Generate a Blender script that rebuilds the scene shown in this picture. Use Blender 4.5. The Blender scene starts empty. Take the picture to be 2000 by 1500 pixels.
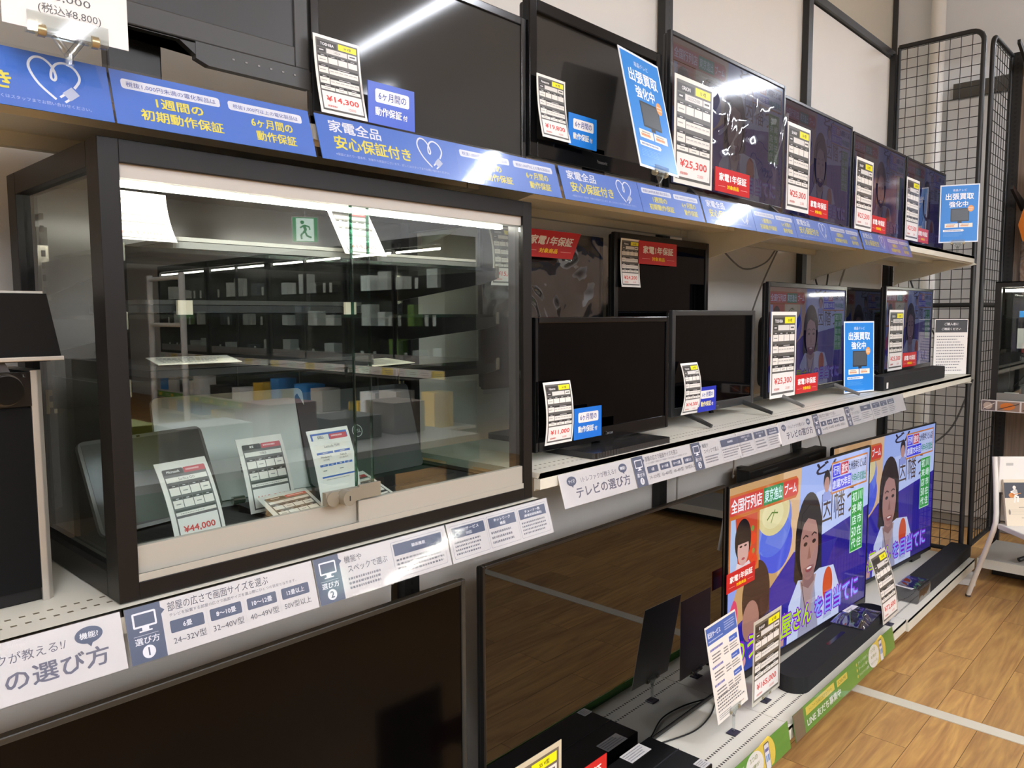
import bpy, math, random
from mathutils import Vector, Matrix
random.seed(7)
SC = bpy.context.scene
COL = SC.collection
R = math.radians

# ------------------------------------------------------------------ camera, world, exposure
cam = bpy.data.objects.new('camera', bpy.data.cameras.new('camera'))
COL.objects.link(cam)
SC.camera = cam
cam.data.sensor_width = 36.0
cam.data.lens = 27.13
cam.data.clip_start = 0.05
yaw, pitch, roll = R(43.237), R(5.0), R(-0.284)
fw = Vector((math.cos(yaw)*math.cos(pitch), math.sin(yaw)*math.cos(pitch), -math.sin(pitch)))
r0 = Vector((math.sin(yaw), -math.cos(yaw), 0)); u0 = r0.cross(fw)
rt = math.cos(roll)*r0 + math.sin(roll)*u0
up = -math.sin(roll)*r0 + math.cos(roll)*u0
mw = Matrix((rt, up, -fw)).transposed().to_4x4()
mw.translation = Vector((0, 0, 1.48))
cam.matrix_world = mw

SC.view_settings.view_transform = 'Standard'
SC.view_settings.look = 'None'
SC.view_settings.gamma = 1.0
SC.view_settings.use_curve_mapping = False
SC.view_settings.exposure = 0.0
wd = bpy.data.worlds.new('store_world'); SC.world = wd
wd.use_nodes = True
wd.node_tree.nodes['Background'].inputs[0].default_value = (1.0, 0.95, 0.88, 1)
wd.node_tree.nodes['Background'].inputs[1].default_value = 0.30
SC.cycles.use_denoising = True
SC.cycles.max_bounces = 6
SC.cycles.diffuse_bounces = 4
SC.cycles.glossy_bounces = 4
SC.cycles.transparent_max_bounces = 12
LAMP_POWER = 132.0

# ------------------------------------------------------------------ materials
def lin(h):
    h = h.lstrip('#')
    o = []
    for i in (0, 2, 4):
        c = int(h[i:i+2], 16)/255
        o.append(c/12.92 if c <= .04045 else ((c+.055)/1.055)**2.4)
    return (o[0], o[1], o[2], 1)
_M = {}
def M(col, rough=.5, spec=.5, metal=0.0, var=0.0, coat=0.0):
    """painted / plastic / paper surface with a little procedural roughness and tone variation"""
    key = (col, rough, spec, metal, var, coat)
    if key in _M: return _M[key]
    m = bpy.data.materials.new('surface_%s' % col.strip('#')); m.use_nodes = True
    nt = m.node_tree; b = nt.nodes['Principled BSDF']
    b.inputs['Base Color'].default_value = lin(col)
    b.inputs['Roughness'].default_value = rough
    b.inputs['Specular IOR Level'].default_value = spec
    b.inputs['Metallic'].default_value = metal
    b.inputs['Coat Weight'].default_value = coat
    if var:
        tc = nt.nodes.new('ShaderNodeTexCoord'); n = nt.nodes.new('ShaderNodeTexNoise')
        n.inputs['Scale'].default_value = 14; n.inputs['Detail'].default_value = 4
        nt.links.new(tc.outputs['Object'], n.inputs['Vector'])
        r = nt.nodes.new('ShaderNodeMapRange')
        r.inputs['To Min'].default_value = 1-var; r.inputs['To Max'].default_value = 1+var*.3
        mx = nt.nodes.new('ShaderNodeMix'); mx.data_type = 'RGBA'; mx.blend_type = 'MULTIPLY'
        mx.inputs['Factor'].default_value = 1
        mx.inputs['A'].default_value = lin(col)
        nt.links.new(n.outputs['Fac'], r.inputs['Value'])
        nt.links.new(r.outputs['Result'], mx.inputs['B'])
        nt.links.new(mx.outputs['Result'], b.inputs['Base Color'])
    _M[key] = m
    return m
def ink(col):                       # printed paper behind a clear sleeve
    return M(col, .32, .5)
def EM(col, k, gloss=True, rough=.12):
    key = ('em', col, k, gloss, rough)
    if key in _M: return _M[key]
    m = bpy.data.materials.new('lit_%s' % col.strip('#')); m.use_nodes = True
    b = m.node_tree.nodes['Principled BSDF']
    b.inputs['Base Color'].default_value = (0.006, 0.006, 0.008, 1)
    b.inputs['Roughness'].default_value = rough
    b.inputs['Specular IOR Level'].default_value = .5 if gloss else 0
    b.inputs['Emission Color'].default_value = lin(col)
    b.inputs['Emission Strength'].default_value = k
    _M[key] = m
    return m
def GLASS(tint='#ffffff', f0=.07, rough=0.0, alpha=1.0, name='clear_glass'):
    key = ('gl', tint, f0, rough, alpha)
    if key in _M: return _M[key]
    m = bpy.data.materials.new(name); m.use_nodes = True
    nt = m.node_tree; nt.nodes.clear()
    N = nt.nodes.new; L = nt.links.new
    out = N('ShaderNodeOutputMaterial'); mix = N('ShaderNodeMixShader')
    tr = N('ShaderNodeBsdfTransparent'); gl = N('ShaderNodeBsdfGlossy')
    tr.inputs['Color'].default_value = lin(tint)
    gl.inputs['Roughness'].default_value = rough
    geo = N('ShaderNodeNewGeometry'); dot = N('ShaderNodeVectorMath'); dot.operation = 'DOT_PRODUCT'
    L(geo.outputs['Normal'], dot.inputs[0]); L(geo.outputs['Incoming'], dot.inputs[1])
    ab = N('ShaderNodeMath'); ab.operation = 'ABSOLUTE'; L(dot.outputs['Value'], ab.inputs[0])
    om = N('ShaderNodeMath'); om.operation = 'SUBTRACT'; om.inputs[0].default_value = 1; L(ab.outputs[0], om.inputs[1])
    pw = N('ShaderNodeMath'); pw.operation = 'POWER'; L(om.outputs[0], pw.inputs[0]); pw.inputs[1].default_value = 5
    ma = N('ShaderNodeMath'); ma.operation = 'MULTIPLY_ADD'; L(pw.outputs[0], ma.inputs[0])
    ma.inputs[1].default_value = 1-f0; ma.inputs[2].default_value = f0
    L(ma.outputs[0], mix.inputs[0]); L(tr.outputs[0], mix.inputs[1]); L(gl.outputs[0], mix.inputs[2])
    L(mix.outputs[0], out.inputs['Surface'])
    _M[key] = m
    return m
def FILM(f0=.11):
    """thin wrinkled clear plastic"""
    if ('film', f0) in _M: return _M[('film', f0)]
    m = GLASS('#eef0f2', f0, .05, 1, 'plastic_film').copy(); m.name = 'plastic_film'
    nt = m.node_tree
    gl = next(n for n in nt.nodes if n.type == 'BSDF_GLOSSY')
    tc = nt.nodes.new('ShaderNodeTexCoord'); nz = nt.nodes.new('ShaderNodeTexNoise')
    nz.inputs['Scale'].default_value = 5; nz.inputs['Distortion'].default_value = 1.6; nz.inputs['Detail'].default_value = 1.5
    bp = nt.nodes.new('ShaderNodeBump'); bp.inputs['Strength'].default_value = .5; bp.inputs['Distance'].default_value = .03
    nt.links.new(tc.outputs['Object'], nz.inputs['Vector']); nt.links.new(nz.outputs['Fac'], bp.inputs['Height'])
    nt.links.new(bp.outputs['Normal'], gl.inputs['Normal'])
    _M[('film', f0)] = m
    return m
def WOOD_FLOOR():
    m = bpy.data.materials.new('oak_floor'); m.use_nodes = True
    nt = m.node_tree; N = nt.nodes.new; L = nt.links.new; b = nt.nodes['Principled BSDF']
    tc = N('ShaderNodeTexCoord')
    br = N('ShaderNodeTexBrick'); br.offset = .37; br.offset_frequency = 2
    br.inputs['Scale'].default_value = 1; br.inputs['Brick Width'].default_value = .92; br.inputs['Row Height'].default_value = .15
    br.inputs['Mortar Size'].default_value = .0012; br.inputs['Mortar Smooth'].default_value = .2
    br.inputs['Color1'].default_value = (0, 0, 0, 1); br.inputs['Color2'].default_value = (1, 1, 1, 1)
    br.inputs['Mortar'].default_value = (.5, .5, .5, 1)
    L(tc.outputs['Object'], br.inputs['Vector'])
    ad = N('ShaderNodeVectorMath'); ad.operation = 'MULTIPLY_ADD'
    sc = N('ShaderNodeVectorMath'); sc.operation = 'SCALE'; sc.inputs['Scale'].default_value = 37
    L(br.outputs['Color'], sc.inputs[0])
    ad.inputs[1].default_value = (.9, 9, 1); L(tc.outputs['Object'], ad.inputs[0]); L(sc.outputs[0], ad.inputs[2])
    nz = N('ShaderNodeTexNoise'); nz.inputs['Scale'].default_value = 1.6; nz.inputs['Detail'].default_value = 7
    nz.inputs['Distortion'].default_value = 2.2; L(ad.outputs[0], nz.inputs['Vector'])
    wv = N('ShaderNodeTexNoise'); wv.inputs['Scale'].default_value = 9; wv.inputs['Detail'].default_value = 5
    L(ad.outputs[0], wv.inputs['Vector'])
    cr = N('ShaderNodeValToRGB'); e = cr.color_ramp.elements
    e[0].position = .3; e[0].color = lin('#a4774a'); e[1].position = .68; e[1].color = lin('#cfa361')
    L(nz.outputs['Fac'], cr.inputs['Fac'])
    m1 = N('ShaderNodeMix'); m1.data_type = 'RGBA'; m1.blend_type = 'MULTIPLY'; m1.inputs['Factor'].default_value = 1
    r1 = N('ShaderNodeMapRange'); r1.inputs['To Min'].default_value = .82; r1.inputs['To Max'].default_value = 1.12
    L(br.outputs['Color'], r1.inputs['Value']); L(cr.outputs['Color'], m1.inputs['A']); L(r1.outputs[0], m1.inputs['B'])
    m2 = N('ShaderNodeMix'); m2.data_type = 'RGBA'; m2.blend_type = 'MULTIPLY'; m2.inputs['Factor'].default_value = 1
    r2 = N('ShaderNodeMapRange'); r2.inputs['From Min'].default_value = .3; r2.inputs['From Max'].default_value = .7
    r2.inputs['To Min'].default_value = .88; r2.inputs['To Max'].default_value = 1.06
    L(wv.outputs['Fac'], r2.inputs['Value']); L(m1.outputs['Result'], m2.inputs['A']); L(r2.outputs[0], m2.inputs['B'])
    m3 = N('ShaderNodeMix'); m3.data_type = 'RGBA'; m3.inputs['B'].default_value = lin('#5d4020')
    L(br.outputs['Fac'], m3.inputs['Factor']); L(m2.outputs['Result'], m3.inputs['A'])
    L(m3.outputs['Result'], b.inputs['Base Color'])
    b.inputs['Roughness'].default_value = .38; b.inputs['Specular IOR Level'].default_value = .35
    return m
def DOTS(col, dark, axis, bands, period, duty, rough=.45, vaxis=1):
    """painted steel with punched holes: rows of dark slots along one axis, at the given bands of another axis"""
    m = bpy.data.materials.new('punched_steel'); m.use_nodes = True
    nt = m.node_tree; N = nt.nodes.new; L = nt.links.new; b = nt.nodes['Principled BSDF']
    tc = N('ShaderNodeTexCoord'); sp = N('ShaderNodeSeparateXYZ'); L(tc.outputs['Object'], sp.inputs[0])
    def math_(op, a, bb=None):
        n = N('ShaderNodeMath'); n.operation = op
        if isinstance(a, (int, float)): n.inputs[0].default_value = a
        else: L(a, n.inputs[0])
        if bb is not None:
            if isinstance(bb, (int, float)): n.inputs[1].default_value = bb
            else: L(bb, n.inputs[1])
        return n.outputs[0]
    fr = math_('FRACT', math_('DIVIDE', sp.outputs[axis], period))
    on = math_('LESS_THAN', fr, duty)
    tot = None
    for c0, c1 in bands:
        k = math_('MULTIPLY', math_('GREATER_THAN', sp.outputs[vaxis], c0), math_('LESS_THAN', sp.outputs[vaxis], c1))
        tot = k if tot is None else math_('MAXIMUM', tot, k)
    fac = math_('MULTIPLY', on, tot)
    mx = N('ShaderNodeMix'); mx.data_type = 'RGBA'
    mx.inputs['A'].default_value = lin(col); mx.inputs['B'].default_value = lin(dark)
    L(fac, mx.inputs['Factor']); L(mx.outputs['Result'], b.inputs['Base Color'])
    b.inputs['Roughness'].default_value = rough
    return m
def GRAIN(c1, c2, scale, stretch, rough=.5):
    m = bpy.data.materials.new('wood_grain'); m.use_nodes = True
    nt = m.node_tree; N = nt.nodes.new; L = nt.links.new; b = nt.nodes['Principled BSDF']
    tc = N('ShaderNodeTexCoord'); mp = N('ShaderNodeMapping'); mp.inputs['Scale'].default_value = stretch
    nz = N('ShaderNodeTexNoise'); nz.inputs['Scale'].default_value = scale; nz.inputs['Detail'].default_value = 6
    cr = N('ShaderNodeValToRGB'); cr.color_ramp.elements[0].color = lin(c1); cr.color_ramp.elements[1].color = lin(c2)
    cr.color_ramp.elements[0].position = .35; cr.color_ramp.elements[1].position = .65
    L(tc.outputs['Object'], mp.inputs[0]); L(mp.outputs[0], nz.inputs['Vector']); L(nz.outputs['Fac'], cr.inputs['Fac'])
    L(cr.outputs['Color'], b.inputs['Base Color']); b.inputs['Roughness'].default_value = rough
    return m

BLACK = M('#191817', .42, .3, var=.12)
GLOSSBLK = M('#0b0b0c', .12, .3)
CREAM = M('#d5d2c3', .42, .5, var=.05)
STEELBLK = M('#1d1d1c', .45, .5)
ALU = M('#b9b4a8', .33, .5, .85)
CLEAR = GLASS('#f2f5f5', .12, .03, 1, 'clear_acrylic')
PANE = GLASS('#f6faf8', .095, 0, 1, 'cabinet_glass')

# ------------------------------------------------------------------ mesh builder
class MB:
    def __init__(s): s.v = []; s.f = []; s.mi = []; s.mats = []; s.smooth = []
    def mid(s, m):
        if m not in s.mats: s.mats.append(m)
        return s.mats.index(m)
    def add(s, vs, fs, m, smooth=False):
        o = len(s.v); k = s.mid(m)
        s.v += [tuple(p) for p in vs]
        for f in fs:
            s.f.append(tuple(i+o for i in f)); s.mi.append(k); s.smooth.append(smooth)
        return s
    def box(s, x0, x1, y0, y1, z0, z1, m):
        vs = [(x, y, z) for x in (x0, x1) for y in (y0, y1) for z in (z0, z1)]
        return s.add(vs, [(0, 1, 3, 2), (4, 6, 7, 5), (0, 4, 5, 1), (2, 3, 7, 6), (0, 2, 6, 4), (1, 5, 7, 3)], m)
    def prism(s, pts, a0, a1, m, ax='y', smooth=False):
        """pts: 2-D outline; extruded along ax from a0 to a1"""
        n = len(pts)
        def p3(p, a):
            return {'y': (p[0], a, p[1]), 'x': (a, p[0], p[1]), 'z': (p[0], p[1], a)}[ax]
        vs = [p3(p, a0) for p in pts]+[p3(p, a1) for p in pts]
        s.add(vs, [tuple(range(n)), tuple(range(2*n-1, n-1, -1))], m)
        s.add(vs, [(i, (i+1) % n, n+(i+1) % n, n+i) for i in range(n)], m, smooth)
        return s
    def tube(s, pts, r, m, n=10, r1=None, caps=True):
        pts = [Vector(p) for p in pts]; rings = []
        prev = None
        for i, p in enumerate(pts):
            t = (pts[min(i+1, len(pts)-1)]-pts[max(i-1, 0)]).normalized()
            a = Vector((0, 0, 1)) if abs(t.z) < .9 else Vector((1, 0, 0))
            if prev is not None: a = prev
            e1 = (a - t*a.dot(t)).normalized(); e2 = t.cross(e1); prev = e1
            rr = r if r1 is None else r+(r1-r)*i/(len(pts)-1)
            rings.append([p+rr*(math.cos(2*math.pi*k/n)*e1+math.sin(2*math.pi*k/n)*e2) for k in range(n)])
        vs = [q for g in rings for q in g]
        fs = [(i*n+k, i*n+(k+1) % n, (i+1)*n+(k+1) % n, (i+1)*n+k) for i in range(len(rings)-1) for k in range(n)]
        s.add(vs, fs, m, True)
        if caps: s.add(vs, [tuple(range(n-1, -1, -1)), tuple(range(len(vs)-n, len(vs)))], m)
        return s
    def build(s, name, parent=None, loc=None, rot=None, bev=0, seg=2, label=None):
        me = bpy.data.meshes.new(name)
        me.from_pydata(s.v, [], s.f)
        for m in s.mats: me.materials.append(m)
        me.polygons.foreach_set('material_index', s.mi)
        me.polygons.foreach_set('use_smooth', s.smooth)
        me.update()
        o = bpy.data.objects.new(name, me); COL.objects.link(o)
        if loc is not None: o.location = loc
        if rot is not None: o.rotation_euler = rot
        if parent is not None: o.parent = parent
        if label: o['label'] = label
        if bev:
            b = o.modifiers.new('bevel', 'BEVEL'); b.width = bev; b.segments = seg
            b.limit_method = 'ANGLE'; b.angle_limit = R(40)
        return o
def tag(o, label, cat, group=None):
    o['label'] = label; o['category'] = cat
    if group: o['group'] = group
    return o
def thing(name, label, cat, loc=(0, 0, 0), rz=0, group=None):
    o = bpy.data.objects.new(name, None); COL.objects.link(o)
    o.location = loc; o.rotation_euler = (0, 0, rz); o.empty_display_size = .1
    return tag(o, label, cat, group)
def struct(o): o['kind'] = 'structure'; return o
def arc(cx, cy, r, a0, a1, n, ry=None):
    ry = r if ry is None else ry
    return [(cx+r*math.cos(R(a0+(a1-a0)*i/n)), cy+ry*math.sin(R(a0+(a1-a0)*i/n))) for i in range(n+1)]
def rrect(x, y, w, h, r, n=4):
    r = min(r, w/2, h/2)
    return (arc(x+w-r, y+h-r, r, 0, 90, n)+arc(x+r, y+h-r, r, 90, 180, n) +
            arc(x+r, y+r, r, 180, 270, n)+arc(x+w-r, y+r, r, 270, 360, n))

# ------------------------------------------------------------------ printed sheets
_T = {}
def text_geo(s, bold):
    key = (s, bold)
    if key in _T: return _T[key]
    c = bpy.data.curves.new('t', 'FONT'); c.body = s; c.resolution_u = 2
    o = bpy.data.objects.new('t', c); m = o.to_mesh()
    vs = [(v.co.x, v.co.y) for v in m.vertices]; fs = [tuple(p.vertices) for p in m.polygons]
    o.to_mesh_clear(); bpy.data.objects.remove(o); bpy.data.curves.remove(c)
    if bold >= .01:                 # heavier weight: overlaid shifted strokes
        k = 4 if bold < .05 else 8; b0, f0 = vs, fs; vs, fs = [], []
        for i in range(k):
            an = 2*math.pi*(i+.5)/k; o_ = len(vs)
            vs += [(a+bold*1.25*math.cos(an), b+bold*1.25*math.sin(an), i*2.2e-5) for a, b in b0]; fs += [tuple(j+o_ for j in f) for f in f0]
    x0 = min(v[0] for v in vs); y0 = min(v[1] for v in vs)
    vs = [(q[0]-x0, q[1]-y0, q[2] if len(q) > 2 else 0) for q in vs]
    g = (vs, fs, max(v[0] for v in vs), max(v[1] for v in vs)); _T[key] = g
    return g
class Sheet:
    """flat print: coloured shapes in metres, u right, v up; level = stacking order"""
    def __init__(s, mat=ink, split=0): s.it = []; s.mat = mat; s.split = split
    def raw(s, vs, fs, col, lev): s.it.append((vs, fs, col, lev)); return s
    def rect(s, x, y, w, h, col, lev=1):
        n = max(1, math.ceil(h/s.split)) if s.split else 1
        vs = []
        for i in range(n+1): vs += [(x, y+h*i/n), (x+w, y+h*i/n)]
        return s.raw(vs, [(2*i, 2*i+1, 2*i+3, 2*i+2) for i in range(n)], col, lev)
    def poly(s, pts, col, lev=1): return s.raw(list(pts), [tuple(range(len(pts)))], col, lev)
    def rr(s, x, y, w, h, r, col, lev=1): return s.poly(rrect(x, y, w, h, r), col, lev)
    def ell(s, cx, cy, rx, ry, col, lev=1, n=24): return s.poly(arc(cx, cy, rx, 0, 360-360/n, n-1, ry), col, lev)
    def line(s, pts, w, col, lev=2):
        pts = [Vector(p) for p in pts]; vs = []
        for i, p in enumerate(pts):
            t = (pts[min(i+1, len(pts)-1)]-pts[max(i-1, 0)]).normalized(); n = Vector((-t.y, t.x))*w/2
            vs += [tuple(p-n), tuple(p+n)]
        return s.raw(vs, [(2*i, 2*i+2, 2*i+3, 2*i+1) for i in range(len(pts)-1)], col, lev)
    def text(s, t, x, y, w=None, h=None, col='#222222', bold=.012, lev=3, al='l', skew=0):
        if not t: return s
        vs, fs, W, H = text_geo(t, bold)
        if w is None: sx = sy = h/H
        elif h is None: sx = sy = w/W
        else: sx, sy = w/W, h/H
        ox = x - {'l': 0, 'c': .5, 'r': 1}[al]*W*sx
        return s.raw([(ox+a*sx+skew*b*sy, y+b*sy, d) for a, b, d in vs], fs, col, lev)
    def micro(s, x, y, w, h, rows, col='#77777a', lev=3, fill=.42):
        """lines of text too small to read"""
        rh = h/rows
        for i in range(rows):
            xx = x; yy = y+h-(i+1)*rh+rh*.25; end = x+w*random.uniform(.72, 1)
            while xx < end:
                ww = min(random.uniform(.012, .03)*w*2.2, end-xx); s.rect(xx, yy, ww, rh*fill, col, lev); xx += ww+w*.02
        return s
    def put(s, mb, f):
        for vs, fs, col, lev in s.it:
            m = s.mat(col) if isinstance(col, str) else col
            mb.add([f(q[0], q[1], lev*.00022+(q[2] if len(q) > 2 else 0)) for q in vs], fs, m)
def plain(u, v, n): return (u, -n, v)
def board(mb, w, h, t, mat, f=plain, nu=1, nv=1, edge=None):
    vs = []
    for d in (0, -t):
        for j in range(nv+1):
            for i in range(nu+1): vs.append(f(w*i/nu, h*j/nv, d))
    k = (nu+1)*(nv+1); fs = []
    for j in range(nv):
        for i in range(nu):
            a = j*(nu+1)+i; fs += [(a, a+1, a+nu+2, a+nu+1), (k+a, k+a+nu+1, k+a+nu+2, k+a+1)]
    mb.add(vs, fs, mat)
    ring = [i for i in range(nu+1)]+[j*(nu+1)+nu for j in range(1, nv+1)]+[nv*(nu+1)+i for i in range(nu-1, -1, -1)]+[j*(nu+1) for j in range(nv-1, 0, -1)]
    mb.add(vs, [(ring[i], k+ring[i], k+ring[(i+1) % len(ring)], ring[(i+1) % len(ring)]) for i in range(len(ring))], edge or mat)
def sheet_obj(name, S, w, h, label, cat, loc, rot=(0, 0, 0), base='#efece6', t=.0012, bend=None, group=None, parent=None, clip=None):
    mb = MB(); f = bend or plain
    board(mb, w, h, t, ink(base), f, 4 if bend else 1, 14 if bend else 1)
    S.put(mb, f)
    if parent is not None:
        return mb.build(name, parent, loc, rot)
    o = mb.build(name, None, loc, rot)
    tag(o, label, cat, group)
    return o
def curl(h, a, b=0.0, w=None, c=0.0):
    """sheet bowed: a = mid bulge towards viewer, b = top lean back, c = side curl"""
    def f(u, v, n):
        t = v/h; y = b*t - a*4*t*(1-t)
        if w: y += c*((u/w-.5)**2)*4
        return (u, y-n, v)
    return f
DK = '#5d5c59'; LB = '#ebe7df'
def price_card(brand, size, model, price, tax, w, h, label, loc, rot=(0, 0, 0), bend=None, frame='#efece6', dk=DK, group='price cards', clip=False):
    S = Sheet(split=.012 if bend else 0)
    X = lambda a: a*w
    Y = lambda a: a*h
    S.rect(X(.045), Y(.04), X(.91), Y(.92), dk, 1)
    S.rect(X(.07), Y(.855), X(.42), Y(.075), '#33312f', 2); S.text(brand, X(.28), Y(.874), None, Y(.036), '#f5f5f5', .015, 3, 'c')
    S.rect(X(.52), Y(.865), X(.40), Y(.075), '#f2ea14', 2); S.text(size, X(.72), Y(.884), None, Y(.036), '#222222', .01, 3, 'c')
    S.rect(X(.07), Y(.79), X(.17), Y(.05), '#33312f', 2); S.rect(X(.11), Y(.807), X(.09), Y(.014), '#dddddd', 3)
    S.rect(X(.26), Y(.785), X(.45), Y(.06), '#dcdad6', 2); S.text(model, X(.485), Y(.80), None, Y(.03), '#777777', .004, 3, 'c')
    S.rect(X(.73), Y(.785), X(.19), Y(.06), LB, 2); S.rect(X(.76), Y(.806), X(.13), Y(.018), '#555555', 3)
    def lab(x, y, ww):
        S.rect(X(x), Y(y), X(ww), Y(.025), '#2b2a29', 2); S.rect(X(x+ww*.3), Y(y+.008), X(ww*.4), Y(.008), '#cfcfcf', 3)
    for i in range(4):
        x = .07+.2165*i; S.rect(X(x), Y(.66), X(.20), Y(.075), LB, 2); lab(x, .738, .20)
        if i in (0,): S.rect(X(x+.03), Y(.69), X(.13), Y(.01), '#9a9a98', 3)
    for y in (.525, .39):
        S.rect(X(.07), Y(y), X(.20), Y(.078), LB, 2); lab(.07, y+.081, .20)
        S.rect(X(.285), Y(y), X(.635), Y(.068), LB, 2); lab(.285, y+.071, .635)
        for i in range(6):
            S.rect(X(.30+.103*i), Y(y+.036), X(.08), Y(.008), '#a9a7a4', 3)
        S.rect(X(.285), Y(y+.028), X(.635), Y(.003), '#c0beba', 3)
        S.rect(X(.09), Y(y+.035), X(.12), Y(.01), '#a2a09c', 3)
    for x, ww in ((.07, .29), (.375, .26), (.65, .27)):
        S.rect(X(x), Y(.31), X(ww), Y(.042), LB, 2); lab(x, .354, ww); S.rect(X(x+ww*.25), Y(.327), X(ww*.45), Y(.008), '#9d9b97', 3)
    S.rect(X(.07), Y(.065), X(.86), Y(.225), '#eeeae5', 2)
    S.text(price, X(.5), Y(.15), X(.70), Y(.085), '#d8453f', .02, 3, 'c')
    S.text('(税抜価格¥', X(.15), Y(.085), None, Y(.032), '#cf5a55', .012, 3)
    S.text(tax, X(.60), Y(.085), None, Y(.034), '#cf5a55', .008, 3); S.text(')', X(.88), Y(.083), None, Y(.034), '#cf5a55', 0, 3)
    o = sheet_obj('price_card', S, w, h, label, 'price card', loc, rot, frame, .0012, bend, group)
    return o
def badge_blue(label, loc, rot=(0, 0, 0), base='#1d6fd2', bend=None, yellow=False):
    w, h = .107, .074; S = Sheet()
    S.rr(.016, .039, .078, .024, .004, '#ece9e6', 1); S.text('6ヶ月間の', .055, .044, .064, .0145, '#24469c', .012, 2, 'c')
    S.text('動作保証', .015, .0155, .061, .0155, '#f4f2e6' if not yellow else '#efe39a', .022, 2); S.text('付', .079, .0155, None, .0105, '#f2efe4', .022, 2)
    o = sheet_obj('warranty_badge', S, w, h, label, 'warranty badge', loc, rot, base, .0015, bend, 'blue six month warranty badges')
    return o
def badge_red(label, loc, rot=(0, 0, 0), w=.218, skew=False):
    h = .070; S = Sheet()
    S.text('家電1年保証', w*.5, .032, w*.80, .024, '#fbf6f2', .03, 2, 'c')
    S.text('対象商品', w*.5, .0115, w*.34, .0125, '#ffd60a', .03, 2, 'c')
    S.rect(w*.08, .0165, w*.2, .0009, '#ffd9cf', 2); S.rect(w*.73, .0165, w*.2, .0009, '#ffd9cf', 2)
    f = (lambda u, v, n: (u+.55*v, -n, v)) if skew else None
    o = sheet_obj('warranty_badge', S, w, h, label, 'warranty badge', loc, rot, '#c71a20', .0015, f, 'red one year warranty badges')
    return o
def poster(label, loc, rot, group='blue buyback posters', mount=None):
    w, h = .21, .297; S = Sheet()
    B = '#1f86dd'
    S.rect(.006, .006, w-.012, h-.012, B, 1)
    S.text('液晶テレビ', w/2, .262, .075, .0125, '#eef4fb', .006, 2, 'c')
    S.text('出張買取', w/2, .219, .150, .034, '#ffffff', .022, 2, 'c')
    S.text('強化中', w*.48, .181, .100, .031, '#ffffff', .022, 2, 'c')
    S.rr(.060, .108, .098, .066, .002, '#2e3238', 2); S.rect(.064, .113, .090, .057, '#4d565d', 3); S.rect(.098, .100, .022, .009, '#2e3238', 2)
    S.ell(.166, .172, .0165, .0165, '#e9a35c', 3); S.micro(.153, .164, .026, .016, 2, '#fbeedd', 4)
    for x in (.030, .107):
        S.rect(x, .077, .071, .021, '#f3ecdd', 2); S.micro(x+.012, .089, .046, .007, 1, '#8a8174', 3); S.micro(x+.008, .079, .054, .011, 1, '#d9843f', 3, .6)
    S.poly([(.022, .056), (.128, .056), (.134, .0615), (.128, .067), (.022, .067)], '#f2f3f4', 2); S.micro(.030, .057, .09, .009, 1, '#5b7fae', 3, .5)
    S.micro(.024, .030, .110, .020, 5, '#6fb0ea', 2, .3); S.micro(.06, .010, .09, .004, 1, '#7fb9ec', 2)
    S.rect(0, 0, w, .0035, '#dfe7f2', 1)
    return sheet_obj('buyback_poster', S, w, h, label, 'poster', loc, rot, '#e6edf6', .0015, None, group)
def clip_stand(label, loc, rz, hgt, w=.075, base=True):
    """clear acrylic clip holding a card, on a small foot"""
    t = thing('sign_clip', label, 'sign clip', loc, rz, 'clear acrylic sign clips')
    mb = MB(); mb.tube([(-w/2, 0, hgt), (w/2, 0, hgt)], .0055, CLEAR, 10); mb.box(-w/2, w/2, -.006, -.0045, hgt-.004, hgt+.018, CLEAR)
    mb.box(-w/2, w/2, .0045, .006, hgt-.004, hgt+.018, CLEAR); mb.build('jaw', t)
    MB().tube([(0, 0, .004), (0, 0, hgt-.02)], .005, CLEAR, 10).tube([(0, 0, hgt-.022), (-.014, 0, hgt-.002)], .0045, CLEAR, 8).tube([(0, 0, hgt-.022), (.014, 0, hgt-.002)], .0045, CLEAR, 8).build('stem', t)
    if w > .05:
        for sx in (-.028, .028): MB().tube([(sx-.004, 0, hgt), (sx+.004, 0, hgt)], .0075, M('#b8aa88', .3, .5, .8), 10).build('spring', t)
    if base: MB().box(-.02, .02, -.016, .016, 0, .004, M('#3c3a44', .2, .5)).build('foot', t, bev=.001)
    return t

# ------------------------------------------------------------------ setting: room shell
mb = MB(); mb.box(-6, 9, -14, 2.4, -.05, 0, WOOD_FLOOR()); struct(mb.build('floor'))
mb = MB(); mb.box(-6, 9, -14, 2.4, 4.0, 4.05, M('#d8d6d2', .8, .2)); struct(mb.build('ceiling'))
WALLP = M('#e2dccd', .7, .3, var=.03); WALLG = M('#e3e4e3', .7, .3, var=.03)
struct(MB().box(-6, 6.1, 1.92, 2.0, 0, 4, WALLP).build('wall_back'))
struct(MB().box(6.03, 6.1, -14, 1.92, 0, 4, WALLG).build('wall_right'))
struct(MB().box(-6.1, -6, -14, 2.0, 0, 4, WALLG).build('wall_left'))
struct(MB().box(-6, 6.1, -14.1, -14, 0, 4, M('#6a6865', .7, .3)).build('wall_front'))
struct(MB().box(6.012, 6.028, -1.0, 1.9, 0.002, .075, M('#a7a59e', .6, .3)).build('baseboard_right'))
struct(MB().box(6.015, 6.03, 1.885, 1.915, .08, 3.98, M('#3c3a38', .5)).build('trim_1'))
struct(MB().tube([(5.94, 1.60, .01), (5.94, 1.60, 3.98)], .045, M('#eceae3', .35, .5), 20).build('trim_2'))
struct(MB().box(5.985, 6.028, .6, 1.53, .09, 2.92, M('#d2d2d0', .6, .3)).box(5.97, 5.99, .6, 1.5, 2.93, 3.03, M('#55534e', .4, .5, .5)).build('door_1'))
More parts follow.
